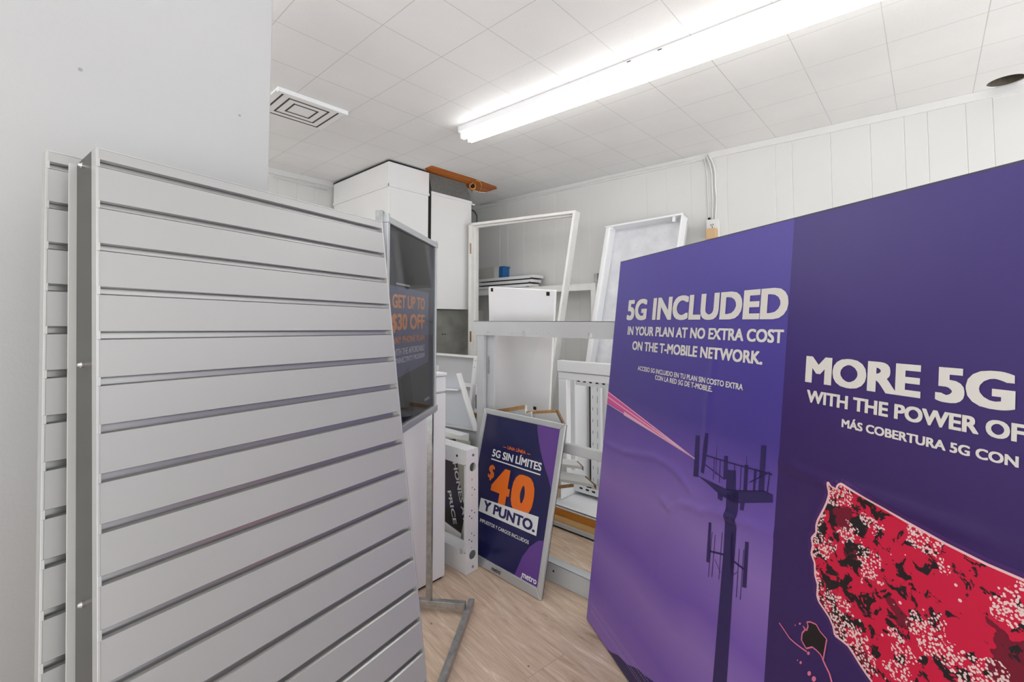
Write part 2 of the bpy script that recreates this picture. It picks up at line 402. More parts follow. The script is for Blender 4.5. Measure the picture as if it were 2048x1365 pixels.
# plenum under the box
PYp = YR+.10
t = thing('furnace_plenum', 'scratched grey sheet metal furnace body under the hanging white duct box', 'furnace', ((RX0+RX1)/2, PYp+.3, 0))
MB().box((RX0+.06, PYp, 0), (RX1+.25, YB-.06, RZ0-.004)).build('body', PLENUM, t, bevel=.003)
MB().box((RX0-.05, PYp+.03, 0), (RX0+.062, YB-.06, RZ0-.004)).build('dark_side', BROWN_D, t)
for px in (885, 890):
    q = ony(px, 669, PYp); MB().tube([q+V((0, -.003, 0)), q+V((0, .004, 0))], .006, 10).build('screw', DARK, t)

# ---------------------------------------------------------------- slat panels
def slat_panel(org, h, up, W, rows, label, full=True):
    n = h.cross(up).normalized()
    if n.dot(CO-org) < 0: n = -n
    s = .0762; Ht = .019 + rows*s + .02
    t = thing('slatwall_panel', label, 'slatwall panel', org - up*(Ht-.019))
    P = lambda u, v, d: org + h*u + up*v + n*d
    # one continuous T-slot profile swept along the width
    pr = [(.019, 0.0)]
    z = 0.0
    for i in range(rows):
        y = -i*s
        pr += [(y+.0005, 0), (y, -.0008), (y, -.0095), (y+.004, -.0095), (y+.004, -.0125), (y-.0155, -.0125), (y-.0155, -.009), (y-.0112, -.0055), (y-.0112, -.0045), (y-.0142, 0)]
    pr += [(-(Ht-.019), 0), (-(Ht-.019), -.018), (.019, -.018)]
    # face (slats) and grooves as separate materials in one mesh
    mb = MB(); nP = len(pr)
    vs = [P(0, v, d) for v, d in pr]+[P(W, v, d) for v, d in pr]
    fs, mi = [], []
    for i in range(nP):
        q = (i+1) % nP
        fs.append((i, q, nP+q, nP+i)); deep = pr[i][1] < 0 or pr[q][1] < 0
        back = pr[i][1] <= -.0179 or pr[q][1] <= -.0179
        mi.append(1 if deep and not back else 0)
    for f, q in zip(fs, mi): mb.add([vs[i] for i in f], [(0, 1, 2, 3)], q)
    mb.build('slats', [SLAT, GROOVE], t)
    # end trims, notched at each groove
    for side in ((0, 1) if full else (0, 1)):
        mb = MB(); u0, u1 = (-.004, 0) if side == 0 else (W, W+.004)
        mb.fbox(org, h, up, n, (u0, -(Ht-.019), -.020), (u1, .021, .0006))
        for i in range(rows):
            if side == 0: mb.fbox(org, h, up, n, (u0, -i*s-.014, .0004), (u1+.0015, -i*s+.001, .0016))
        mb.build('edge_trim', TRIM, t, bevel=.0008)
    MB().fbox(org, h, up, n, (-.004, .019, -.020), (W+.004, .0215, .0012)).build('top_cap', TRIM, t, bevel=.0008)
    return t, P, Ht, n
h = V((.9810, .1943, -.0162)).normalized(); up = V((-.017, .167, .986)); up = (up-h*up.dot(h)).normalized()
orgF = V((.088, 1.063, 1.511))
t, P, Ht, n = slat_panel(orgF, h, up, .649, 20, 'large front slatwall panel leaning on the partition wall, nearest the viewer')
# back channel with screws seen past its left edge
L0, L1 = -(Ht-.019), .021
MB().fbox(orgF, h, up, n, (-.004, L0, -.090), (-.001, L1, -.0205)).build('back_channel', mat('channel_dark_grey', rgb(90, 89, 85), .42, .35, var=.03), t)  # web coloured a darker grey than its flange
MB().fbox(orgF, h, up, n, (-.015, L0, -.093), (-.001, L1, -.0903)).build('channel_flange', mat('channel_enamel', rgb(196, 196, 193), .34, .2, var=.02), t, bevel=.0006)
MB().fbox(orgF, h, up, n, (.600, L0, -.090), (.603, L1, -.0205)).build('back_channel', METAL_G, t)
for px, py in ((168, 332), (168, 730), (169, 1208)):
    q = hit(px, py, orgF - h*.0042, h)
    mb = MB(); mb.tube([q+h*.002, q-h*.004], .005, 12); mb.tube([q-h*.003, q-h*.0085], [.0045, .0025], 12)
    mb.build('screw', CHROME, t, smooth=False)
orgB = V((.030, 1.175, 1.519))
slat_panel(orgB, h, up, .649, 20, 'rear slatwall panel sandwiched between the front panel and the partition wall')

# ---------------------------------------------------------------- lettering and prints
def GRD(r): return (-1, 0, 1) if r < .042 else (-1, -.5, 0, .5, 1)
def text_geo(s, bold=.03, space=1.0):
    cu = bpy.data.curves.new('t', 'FONT'); cu.body = s; cu.size = 1; r_ = bold*.8; cu.offset = 0.0; cu.resolution_u = 4; cu.space_character = space
    ob = bpy.data.objects.new('t', cu); COL.objects.link(ob)
    bpy.context.view_layer.update()
    dg = bpy.context.evaluated_depsgraph_get()
    me = bpy.data.meshes.new_from_object(ob.evaluated_get(dg))
    bv = [(v.co.x, v.co.y) for v in me.vertices]; bf = [list(p.vertices) for p in me.polygons]; vs, fs = [], []
    for o2, (dx, dy) in enumerate([(r_*i, r_*j*.6) for i in GRD(r_) for j in GRD(r_)]):
        o_ = len(vs); vs += [(x+dx, y+dy, o2*.000022) for x, y in bv]; fs += [[o_+i for i in f] for f in bf]
    bpy.data.objects.remove(ob); bpy.data.curves.remove(cu); bpy.data.meshes.remove(me)
    return vs, fs
class Sheet:
    """a printed sheet in its own frame: u along h, v along up, N towards the reader"""
    def __init__(s, O, h, up, hf=None):
        s.O, s.h, s.up = O, h, up; s.N = h.cross(up).normalized(); s.hf = hf or (lambda u, v: 0.0)
    def P(s, u, v, d=0.0): return s.O + s.h*u + s.up*v + s.N*(d+s.hf(u, v))
    def uv(s, px, py):
        q = hit(px, py, s.O, s.N)-s.O
        return (q.dot(s.h), q.dot(s.up))
    def _emit(s, name, bm, m, parent, d, off=(0, 0)):
        """bm holds (u,v,0) verts"""
        me = bpy.data.meshes.new(name)
        uvl = bm.loops.layers.uv.new('uv')
        org = V((0, 0, 0)); p = parent
        while p is not None: org += p.location; p = p.parent
        for f in bm.faces:
            for l in f.loops: l[uvl].uv = (l.vert.co.x-off[0], l.vert.co.y-off[1])
        for v in bm.verts: v.co = s.P(v.co.x, v.co.y, d+v.co.z)-org
        bm.normal_update()
        for f in bm.faces:
            if f.normal.dot(s.N) < 0: f.normal_flip()
        bm.to_mesh(me); bm.free(); me.materials.append(m)
        o = bpy.data.objects.new(name, me); COL.objects.link(o)
        if parent is not None: o.parent = parent
        return o
    def grid(s, name, u0, u1, v0, v1, step, m, parent, d, off=(0, 0)):
        bm = bmesh.new(); nu = max(1, round((u1-u0)/step)); nv = max(1, round((v1-v0)/step))
        r = [[bm.verts.new((u0+(u1-u0)*i/nu, v0+(v1-v0)*j/nv, 0)) for i in range(nu+1)] for j in range(nv+1)]
        for j in range(nv):
            for i in range(nu): bm.faces.new((r[j][i], r[j][i+1], r[j+1][i+1], r[j+1][i]))
        o = s._emit(name, bm, m, parent, d, off)
        for f in o.data.polygons: f.use_smooth = True
        return o
    def _refine(s, bm, lim):
        bmesh.ops.triangulate(bm, faces=bm.faces[:])
        for _ in range(7):
            e = [x for x in bm.edges if x.calc_length() > lim]
            if not e: break
            bmesh.ops.subdivide_edges(bm, edges=e, cuts=1)
            bmesh.ops.triangulate(bm, faces=[f for f in bm.faces if len(f.verts) > 3])
    def polys(s, name, polys, m, parent, d, lim=None):
        bm = bmesh.new()
        for p in polys:
            bm.faces.new([bm.verts.new((a, b, 0)) for a, b in p])
        if lim: s._refine(bm, lim)
        return s._emit(name, bm, m, parent, d)
    def text(s, name, body, m, parent, d, u0, u1, v0, cap, bold=.03, lim=None, space=1.0, rot=None):
        vs, fs = text_geo(body, bold, space)
        xs = [q[0] for q in vs]; mnx, mxx = min(xs), max(xs)
        cv, _ = text_geo('H', bold); ch = max(q[1] for q in cv)-min(q[1] for q in cv); cb = min(q[1] for q in cv)
        sx = (u1-u0)/(mxx-mnx); sy = cap/ch
        bm = bmesh.new(); bv = []
        for x, y, zo in vs:
            a, b = (x-mnx)*sx, (y-cb)*sy
            if rot is not None:
                c_, s_ = math.cos(rot), math.sin(rot); a, b = a*c_-b*s_, a*s_+b*c_
            bv.append(bm.verts.new((u0+a, v0+b, zo)))
        for f in fs:
            try: bm.faces.new([bv[i] for i in f])
            except ValueError: pass
        if lim: s._refine(bm, lim)
        return s._emit(name, bm, m, parent, d)
def band(a, b, w):
    """a thin strip between two uv points"""
    dx, dy = b[0]-a[0], b[1]-a[1]; L = math.hypot(dx, dy) or 1; nx, ny = -dy/L*w/2, dx/L*w/2
    return [(a[0]+nx, a[1]+ny), (b[0]+nx, b[1]+ny), (b[0]-nx, b[1]-ny), (a[0]-nx, a[1]-ny)]
LET = mat('pale_lettering', rgb(228, 224, 218), .4, var=.01)
LETW = mat('white_lettering', rgb(236, 238, 240), .4, var=.01)
ORANGE = mat('orange_ink', rgb(246, 118, 24), .4, var=.01)

# ---------------------------------------------------------------- the big purple display board
az = math.radians(-122.003); tilt = math.radians(.2); lean = math.radians(-6.754)
h = V((-.53, -.848, .0035)).normalized(); up = V((.102, -.059, .993)); up = (up-h*up.dot(h)).normalized()
OB = V((1.618, 1.070, .004))
sh = Sheet(OB, h, up)
ridges = []
for pts, wd, am in ((((1207, 884), (1250, 905), (1310, 915), (1345, 935), (1370, 965), (1392, 1002)), .010, .0032),
                    (((1318, 993), (1340, 1018), (1358, 1008), (1385, 1012), (1403, 1024), (1430, 1022), (1470, 1040), (1560, 1075)), .011, .0042),
                    (((1352, 1016), (1345, 1040), (1330, 1070), (1315, 1115), (1305, 1160)), .0045, .0016),
                    (((1442, 640), (1428, 720), (1416, 800), (1413, 865), (1403, 912)), .012, .0016),
                    (((1556, 924), (1640, 960), (1720, 985), (1850, 1032), (2048, 1104)), .014, .0036)):
    ridges.append(([sh.uv(*q) for q in pts], wd, am))
def hf(u, v):
    z = 0.0
    for pts, wd, am in ridges:
        best = 9e9; tt = 0
        for i in range(len(pts)-1):
            (ax, ay), (bx_, by) = pts[i], pts[i+1]
            dx, dy = bx_-ax, by-ay; L2 = dx*dx+dy*dy
            q = max(0, min(1, ((u-ax)*dx+(v-ay)*dy)/L2))
            dd = (u-ax-q*dx)**2+(v-ay-q*dy)**2
            if dd < best: best = dd; tt = (i+q)/(len(pts)-1)
        if best < (3*wd)**2: z = max(z, 1.8*am*math.exp(-best/(wd*wd))*min(1, 6*tt+.25, 6*(1-tt)+.1))
    return z
sh.hf = hf
BH, SEAM, BW = 1.485, .875, 1.745
board = thing('display_board', 'wide purple advertising board with white lettering and pink map, leaning at right', 'display board', OB)
MB().fbox(OB, h, up, sh.N, (-.003, 0, -.022), (BW+.003, BH+.004, -.0012)).build('backing_board', mat('board_edge', rgb(84, 82, 88), .6, var=.08, scale=30), board, bevel=.001)
def print_mat(name, stops, left=None, rough=.36):
    k = Nodes(name); uv = k.uv(); s3 = k.sep(uv)
    wob = k.math('MULTIPLY', k.math('SUBTRACT', k.noise(uv, 2.2, 2), .5), .16)
    f = k.math('DIVIDE', k.math('ADD', s3[1], wob), 1.485)
    c = k.ramp(f, stops)
    if left: c = k.mix(k.math('MULTIPLY', k.math('SMOOTH_MIN', s3[0], .9, .1), left[1]), left[0], c)
    k.l(c, k.b.inputs['Base Color']); k.b.inputs['Roughness'].default_value = rough
    k.bump(k.noise(uv, 24, 4, .6), .12, .004)
    return k.m
KP = 1.15
PR1 = print_mat('purple_sky_print', [(0, rgb(130, 98, 174, KP)), (.10, rgb(112, 80, 168, KP)), (.2, rgb(134, 104, 178, KP)), (.27, rgb(112, 80, 168, KP)), (.40, rgb(134, 106, 176, KP)), (.52, rgb(102, 76, 160, KP)), (.62, rgb(70, 54, 136, KP)), (.74, rgb(72, 60, 142, KP)), (1, rgb(86, 76, 158, KP))])
PR2 = print_mat('dark_purple_print', [(0, rgb(46, 28, 92, KP)), (.35, rgb(48, 26, 88, KP)), (.6, rgb(50, 27, 88, KP)), (.8, rgb(60, 44, 108, KP)), (1, rgb(72, 60, 124, KP))])  # upper stops lighter: a reflection on the sheet, painted in
p1 = lab(sh.grid('print_sheet', .001, SEAM, .001, BH, .0085, PR1, board, 0), 'lighter purple print with phone mast silhouette')
p2 = lab(sh.grid('print_sheet', SEAM, BW, .001, BH, .0085, PR2, board, .0002, off=(SEAM, 0)), 'dark purple print with pink country map')
D = .0010; LM = .02
sh.text('lettering', '5G INCLUDED', LET, p1, D, .098, .8745, 1.2325, .081, .058, LM)
sh.text('lettering', 'IN YOUR PLAN AT NO EXTRA COST', LET, p1, D, .117, .867, 1.1725, .034, .05, LM)
sh.text('lettering', 'ON THE T-MOBILE NETWORK.', LET, p1, D, .163, .807, 1.1145, .034, .05, LM)
sh.text('lettering', 'ACCESO 5G INCLUIDO EN TU PLAN SIN COSTO EXTRA', LET, p1, D, .217, .748, 1.040, .0165, .04, LM)
sh.text('lettering', 'CON LA RED 5G DE T-MOBILE.', LET, p1, D, .336, .632, 1.0185, .0165, .04, LM)
sh.text('lettering', 'MORE 5G', LET, p2, D, .933, 1.2965, 1.087, .0595, .062, LM)
sh.text('lettering', 'WITH THE POWER OF', LET, p2, D, .94, 1.309, 1.0425, .0275, .055, LM)
sh.text('lettering', 'MÁS COBERTURA 5G CON', LET, p2, D, 1.025, 1.302, 1.0045, .0165, .05, LM)
# light beam
PINK = mat('pink_beam_ink', rgb(214, 82, 150, 1.1), .4); PALEB = mat('pale_beam_ink', rgb(244, 190, 214, 1.1), .4)
U = sh.uv
tip = U(1390, 918); e = lambda y: (.002, U(1213+(y-783)*-.06, y)[1])
mixp = lambda a, b, f: (a[0]+(b[0]-a[0])*f, a[1]+(b[1]-a[1])*f)
sh.polys('light_beam', [[e(783), tip, e(804)]], PINK, p1, D, LM)
t2 = mixp(e(783), tip, .985)
sh.polys('beam_highlight', [band(e(783), tip, .0035), band(e(793), tip, .004), band(e(806), tip, .003), [mixp(e(800), tip, .25), tip, mixp(e(809), tip, .25)]], PALEB, p1, D+.0002, LM)
# mast silhouette
MAST = mat('mast_silhouette_ink', rgb(40, 27, 86, KP), .4)
MAST2 = mat('mast_blue_ink', rgb(54, 42, 122, KP), .4)
px = lambda *q: [U(a, b) for a, b in q]
sil = [px((1454, 985), (1478, 985), (1470, 1110), (1453, 1376), (1425, 1376), (1447, 1110)),
       px((1388, 945), (1397, 952), (1455, 980), (1530, 982), (1546, 990), (1546, 1006), (1470, 1007), (1440, 990), (1412, 965)),
       px((1392, 871), (1400, 872), (1397, 955), (1387, 953)),
       px((1413, 866), (1418, 868), (1414, 905), (1408, 948), (1402, 945), (1407, 900)),
       px((1523, 891), (1533, 892), (1528, 985), (1517, 984)),
       px((1449, 912), (1456, 913), (1455, 960), (1447, 958)),
       px((1455, 940), (1472, 942), (1472, 985), (1452, 980)),
       px((1490, 930), (1497, 931), (1494, 985), (1487, 984)),
       px((1509, 938), (1514, 939), (1510, 985), (1506, 985)),
       px((1436, 985), (1447, 992), (1444, 1003), (1436, 998)), px((1481, 1006), (1490, 1006), (1487, 1022), (1480, 1020)),
       px((1418, 1045), (1423, 1046), (1420, 1127), (1413, 1124)), px((1491, 1084), (1498, 1085), (1493, 1177), (1485, 1175)),
       px((1462, 1055), (1469, 1056), (1466, 1145), (1461, 1145))]
for a, b, wd in [((1405, 909), (1456, 925), .004), ((1456, 925), (1545, 950), .004), ((1411, 930), (1450, 960), .003), ((1500, 965), (1540, 945), .003),
                 ((1429, 918), (1427, 960), .002), ((1441, 920), (1439, 966), .002), ((1470, 928), (1466, 975), .002), ((1483, 932), (1480, 985), .002),
                 ((1540, 945), (1534, 992), .003), ((1434, 894), (1432, 950), .0015), ((1494, 915), (1492, 960), .0015),
                 ((1420, 1103), (1448, 1110), .005), ((1466, 1122), (1492, 1142), .005),
                 ((1431, 1070), (1424, 1155), .002), ((1425, 1065), (1417, 1155), .0018), ((1445, 1065), (1438, 1160), .002), ((1479, 1098), (1473, 1196), .002), ((1488, 1100), (1481, 1200), .002),
                 ((1430, 1120), (1442, 1147), .0015), ((1458, 1155), (1475, 1145), .0015)]:
    sil.append(band(U(a[0], a[1]), U(b[0], b[1]), wd))
sh.polys('mast_silhouette', sil, MAST, p1, D, .009)
sh.polys('hill_silhouette', [px((1213, 1297), (1222, 1305), (1236, 1311), (1255, 1330), (1275, 1338), (1290, 1352), (1310, 1366), (1340, 1385), (1330, 1420))[:8] + [(.62, .002), (.002, .002)]][:1], MAST, p1, D-.0003, LM)
fp = []
for (a, b) in [((1183, 1205), (1300, 1368)), ((1183, 1210), (1294, 1368)), ((1182, 1218), (1283, 1366)), ((1182, 1223), (1279, 1367))]:
    A, B = U(*a), U(*b); q = 0
    while q < 1:
        L = random.uniform(.01, .035); fp.append(band(mixp(A, B, q), mixp(A, B, min(1, q+L)), .0013)); q += L+.006
sh.polys('fine_print', fp, mat('fine_print_ink', rgb(190, 170, 205), .5), p1, D)
# country map
zq = lambda a, b: U(1540+a*.31127, 940+b*.31127)
west = [(390, 80), (410, 110), (440, 127), (452, 105), (465, 90), (480, 95), (620, 180), (750, 257), (880, 335), (1000, 402), (1130, 475), (1260, 540), (1400, 610), (1632, 710), (1900, 822)]
coast = [(660, 1365), (620, 1310), (580, 1250), (540, 1185), (505, 1132), (460, 1095), (420, 1065), (410, 1010), (385, 950), (362, 915), (345, 890), (318, 850), (306, 815), (310, 740), (293, 680), (290, 600), (268, 540), (278, 490), (270, 440), (300, 405), (300, 360), (310, 325), (350, 250), (368, 210), (383, 160), (384, 110)]
edge = [(1900, 1500), (760, 1500)]
outline = [zq(*q) for q in west+edge+coast]
outline = [(min(u, BW-.004), max(v, .006)) for u, v in outline]
k = Nodes('map_ink'); uv = k.uv(); s3 = k.sep(uv)
near = k.math('SUBTRACT', 1.0, k.math('MULTIPLY', k.math('SUBTRACT', s3[0], .98), 2.2))
n1 = k.noise(uv, 34, 6, .62, .6); n2 = k.noise(uv, 60, 4, .6); n3 = k.noise(uv, 11, 3)
th = k.math('SUBTRACT', .635, k.math('MULTIPLY', near, .135))
blk = k.math('GREATER_THAN', k.math('ADD', n1, k.math('MULTIPLY', k.math('SUBTRACT', n2, .5), .25)), th)
vo = k.n('ShaderNodeTexVoronoi'); vo.inputs['Scale'].default_value = 230.0; k.l(uv, vo.inputs['Vector'])
cl = k.math('GREATER_THAN', k.math('ADD', n3, k.math('MULTIPLY', near, .07)), .572)
dot = k.math('MULTIPLY', k.math('LESS_THAN', vo.outputs['Distance'], .48), cl)
vo2 = k.n('ShaderNodeTexVoronoi'); vo2.inputs['Scale'].default_value = 38.0; k.l(uv, vo2.inputs['Vector'])
dot = k.math('MAXIMUM', dot, k.math('LESS_THAN', vo2.outputs['Distance'], .10))
dk = k.math('GREATER_THAN', k.noise(uv, 9, 4), .62)
c = k.mix(dk, rgb(208, 12, 62), rgb(118, 4, 40))
c = k.mix(blk, c, rgb(26, 16, 22)); c = k.mix(dot, c, rgb(238, 206, 204))
k.l(c, k.b.inputs['Base Color']); k.b.inputs['Roughness'].default_value = .38
MAP = k.m
glow = mat('map_glow_ink', rgb(96, 24, 98), .4)
# soft printed halo: gradient sheet just under the map
k = Nodes('map_halo_ink'); uv = k.uv()
cx, cy = zq(900, 800)
sh.polys('country_map', [outline], MAP, p2, D, .010)
LINE = mat('map_outline_ink', rgb(244, 196, 200), .4)
ol = [zq(*q) for q in coast+west]
ol = [(min(u, BW-.004), max(v, .006)) for u, v in ol]
HALO = mat('map_halo', rgb(66, 31, 96, KP), .4)
sh.polys('map_halo', [band(ol[i], ol[i+1], .020) for i in range(len(ol)-1)], HALO, p2, D-.0004, .012)
sh.polys('map_outline', [band(ol[i], ol[i+1], .0042) for i in range(len(ol)-1)], LINE, p2, D+.0003, .009)
ak = [(240, 980), (262, 978), (300, 995), (325, 1040), (368, 1090), (345, 1220), (325, 1185), (300, 1160), (275, 1140), (235, 1150), (205, 1095), (210, 1050), (228, 1030), (215, 1005), (238, 1035), (248, 1005)]
akp = [zq(*q) for q in ak]
sh.polys('state_shape', [akp], mat('map_black_ink', rgb(24, 16, 22), .4), p2, D, LM)
extra = [band(akp[i], akp[(i+1) % len(akp)], .0026) for i in range(len(akp))]
chain = [(62, 985), (90, 1025), (130, 1085), (170, 1120), (210, 1150), (240, 1170)]
extra += [band(zq(*chain[i]), zq(*chain[i+1]), .003) for i in range(len(chain)-1)]
pan = [(340, 1215), (360, 1260), (385, 1310), (400, 1365), (420, 1400)]
extra += [band(zq(*pan[i]), zq(*pan[i+1]), .004) for i in range(len(pan)-1)]
for (a, b, r) in [(250, 1180, 9), (200, 1240, 8), (180, 1225, 4), (255, 1310, 12), (285, 1345, 14), (165, 1000, 4), (195, 990, 6)]:
    extra.append([zq(a+r*math.cos(i), b+r*1.3*math.sin(i)) for i in [x*.7 for x in range(9)]])
MPL = mat('map_pink_line', rgb(228, 120, 150), .4)
sh.polys('state_outline', extra[:len(akp)], MPL, p2, D+.0003)
sh.polys('island_chain', extra[len(akp):len(akp)+5], MPL, p2, D+.0003)
sh.polys('coast_tail', extra[len(akp)+5:len(akp)+9], MPL, p2, D+.0003)
for q in extra[len(akp)+9:]: sh.polys('island_shape', [q], MPL, p2, D+.0003)

# ---------------------------------------------------------------- $40 sign in a snap frame
yaw = math.radians(-92.3)
h = V((math.cos(yaw), math.sin(yaw), 0)); lean = math.radians(13.97)
back = V((-h.y, h.x, 0)); up = (ZU*math.cos(lean) + back*math.sin(lean)).normalized()
if up.x < 0: back = -back; up = (ZU*math.cos(lean) + back*math.sin(lean)).normalized()
W, Hh = .578, .757
OS = V((1.582, 1.284, .003)) - h*W
sg = Sheet(OS, h, up)
sign = thing('poster_sign', 'navy and orange $40 price poster in a silver snap frame standing on the floor', 'poster sign', OS+h*W/2)
FR = .030
N = sg.N
for nm, q in (('frame_rail', [(0, Hh), (W, Hh), (W-FR, Hh-FR), (FR, Hh-FR)]), ('frame_rail', [(0, 0), (W, 0), (W-FR, FR+.012), (FR, FR+.012)]),
              ('frame_rail', [(0, 0), (FR, FR+.012), (FR, Hh-FR), (0, Hh)]), ('frame_rail', [(W, 0), (W-FR, FR+.012), (W-FR, Hh-FR), (W, Hh)])):
    MB().slab([sg.P(u, v, -.014) for u, v in q], N*.014).build(nm, SNAP, sign, bevel=.004)
MB().fbox(OS, h, up, N, (.004, .004, -.020), (W-.004, Hh-.004, -.012)).build('backing_board', INK, sign)
NAVY = Nodes('navy_print'); k = NAVY
k.b.inputs['Roughness'].default_value = .22
uv = k.uv()
k.l(k.ramp(k.noise(uv, 3, 2), [(.3, rgb(22, 26, 78)), (.7, rgb(34, 32, 88))]), k.b.inputs['Base Color'])
k.bump(k.noise(k.mapping(uv, (9, 1.2, 1)), 1.0, 2), .25, .02)
NAVY = k.m
VIO = mat('violet_print', rgb(104, 66, 150), .22)
ps = sg.grid('poster', FR, W-FR, FR+.01, Hh-FR, .02, NAVY, sign, -.006)
D2 = -.0052
arc = [(.402, Hh-FR)] + [(.402+.010*i+.0016*i*i, Hh-FR-.038*i) for i in range(1, 8)]
arc = [(u, v) for u, v in arc if u < W-FR] + [(W-FR, .45), (W-FR, Hh-FR)]
sg.polys('violet_corner', [arc], VIO, ps, D2)
arc2 = [(W-FR, FR+.012), (W-FR, .235), (.515, .225), (.47, .185), (.435, .13), (.415, .07), (.405, FR+.012)]
sg.polys('violet_corner', [arc2], VIO, ps, D2)
D3 = D2+.0006
sg.text('lettering', 'UNA LÍNEA', ORANGE, ps, D3, .228, .356, .575, .0155, .022)
for q in (band((.196, .580), (.218, .580), .003), band((.366, .580), (.388, .580), .003)): sg.polys('dash', [q], ORANGE, ps, D3)
sg.text('lettering', '5G SIN LÍMITES', LETW, ps, D3, .124, .470, .519, .037, .04)
sg.polys('rule', [band((.123, .505), (.470, .503), .006)], LETW, ps, D3)
sg.text('lettering', '$', ORANGE, ps, D3, .120, .165, .411, .066, .035)
sg.text('lettering', '4', ORANGE, ps, D3, .158, .292, .304, .172, .075)
sg.text('lettering', '0', ORANGE, ps, D3, .303, .452, .304, .172, .08)
sg.polys('label_band', [[(.098, .302), (.098, .237), (.500, .240), (.498, .322), (.098, .306)][0:4]], LETW, ps, D3+.0008)
sg.text('lettering', 'Y PUNTO.', mat('navy_ink', rgb(40, 30, 92), .4), ps, D3+.0014, .128, .487, .251, .047, .055)
sg.text('lettering', 'IMPUESTOS Y CARGOS INCLUIDOS', LETW, ps, D3, .120, .462, .192, .0155, .02)
sg.text('logo_lettering', 'metro', LETW, ps, D3, .450, .539, .050, .0255, .035)
sg.text('logo_lettering', 'metro', INK, sign, .0008, .262, .322, .012, .019, .03)
sg.polys('logo_swoosh', [band((.447, .049), (.453, .040), .005)], LETW, ps, D3)

# ---------------------------------------------------------------- phone-plan sign on its steel stand
az = AZ-math.radians(7.75)
h = V((math.cos(az), math.sin(az), 0)); n = V((-math.sin(az), math.cos(az), 0))
BP = onz(858, 1221); SP = .535
st = Sheet(BP, h, ZU); N = st.N
stand = thing('sign_stand', 'steel tube floor stand holding the dark phone plan sign', 'sign stand', BP-h*SP/2)
r = .0125
def bar(a, b, name, m=STEEL, wd=.0125, bev=.0015):
    (u0, v0, d0), (u1, v1, d1) = a, b
    P = lambda u, v, d: BP + h*u + ZU*v + N*d
    mb = MB().fbox(BP, h, ZU, N, (min(u0, u1)-wd, min(v0, v1)-wd, min(d0, d1)-wd), (max(u0, u1)+wd, max(v0, v1)+wd, max(d0, d1)+wd))
    return mb.build(name, m, stand, bevel=bev)
bar((0, .045, 0), (0, 1.558, 0), 'pole', wd=.0115); bar((-SP, .045, 0), (-SP, 1.568, 0), 'pole', wd=.0115)
for u in (0, -SP): bar((u, .032, -.10), (u, .032, .145), 'crossbar')
bar((-SP-.06, .0135, .170), (.05, .0135, .170), 'foot'); bar((-SP-.06, .0135, -.105), (.01, .0135, -.105), 'foot')
F0, F1 = .838, 1.566
bar((-SP+.012, F1-.012, .016), (-.004, F1-.012, .016), 'frame_rail', SNAP, .011); bar((-SP+.012, F0+.012, .016), (-.004, F0+.012, .016), 'frame_rail', SNAP, .013)
bar((-SP+.012, F0, .016), (-SP+.012, F1, .016), 'frame_rail', SNAP, .009); bar((-.006, F0, .016), (-.006, F1, .016), 'frame_rail', SNAP, .008)
CHAR = mat('charcoal_print', rgb(70, 70, 74), .3, var=.03); BLUEG = mat('slate_reflection', rgb(122, 127, 156), .3); NAVS = mat('navy_edge_print', rgb(24, 34, 74), .3)
pp = st.grid('poster', -SP+.02, -.012, F0+.02, F1-.02, .05, CHAR, stand, .012)
st.polys('reflection_band', [[(-SP+.025, 1.345), (-.075, 1.342), (-.075, 1.055), (-SP+.025, 1.02)]], BLUEG, pp, .0126)  # band of reflection painted onto the poster as colour
st.polys('navy_border', [[(-.070, F1-.022), (-.014, F1-.022), (-.014, F0+.022), (-.060, F0+.022)]], NAVS, pp, .0127)
st.polys('dark_wedge', [[(-.38, 1.02), (-.30, 1.06), (-.24, .90), (-.26, .87), (-.33, .90)]], INK, pp, .0126)
ORS = mat('orange_print', rgb(255, 184, 116), .4)  # wash of reflections lightened into the ink colour
d4 = .0134
st.text('lettering', 'GET UP TO', ORS, pp, d4, -.462, -.128, 1.270, .047, .045)
st.text('lettering', '$30 OFF', ORS, pp, d4, -.468, -.128, 1.194, .056, .05)
st.text('lettering', 'ANY PHONE PLAN', ORS, pp, d4, -.462, -.128, 1.147, .024, .03)
st.text('lettering', 'WITH THE AFFORDABLE', LETW, pp, d4, -.455, -.128, 1.106, .023, .03)
st.text('lettering', 'CONNECTIVITY PROGRAM', LETW, pp, d4, -.455, -.126, 1.078, .019, .03)
st.text('logo_lettering', 'metro', LETW, pp, d4, -.120, -.056, .898, .016, .03)
st.polys('fine_print', [band((-.43+.011*i, 1.354), (-.4215+.011*i, 1.354), .006) for i in range(12)], LETW, pp, d4)
k = Nodes('clear_acrylic'); k.t.nodes.remove(k.b)
tr_ = k.n('ShaderNodeBsdfTransparent'); gl = k.n('ShaderNodeBsdfGlossy'); gl.inputs['Roughness'].default_value = .04
fr = k.n('ShaderNodeFresnel'); fr.inputs['IOR'].default_value = 1.45
ms = k.n('ShaderNodeMixShader'); k.l(fr.outputs[0], ms.inputs[0]); k.l(tr_.outputs[0], ms.inputs[1]); k.l(gl.outputs[0], ms.inputs[2]); k.l(ms.outputs[0], k.out.inputs[0])
ACR = k.m
st.grid('acrylic_cover', -SP+.02, -.012, F0+.02, F1-.02, .6, ACR, stand, .0175)

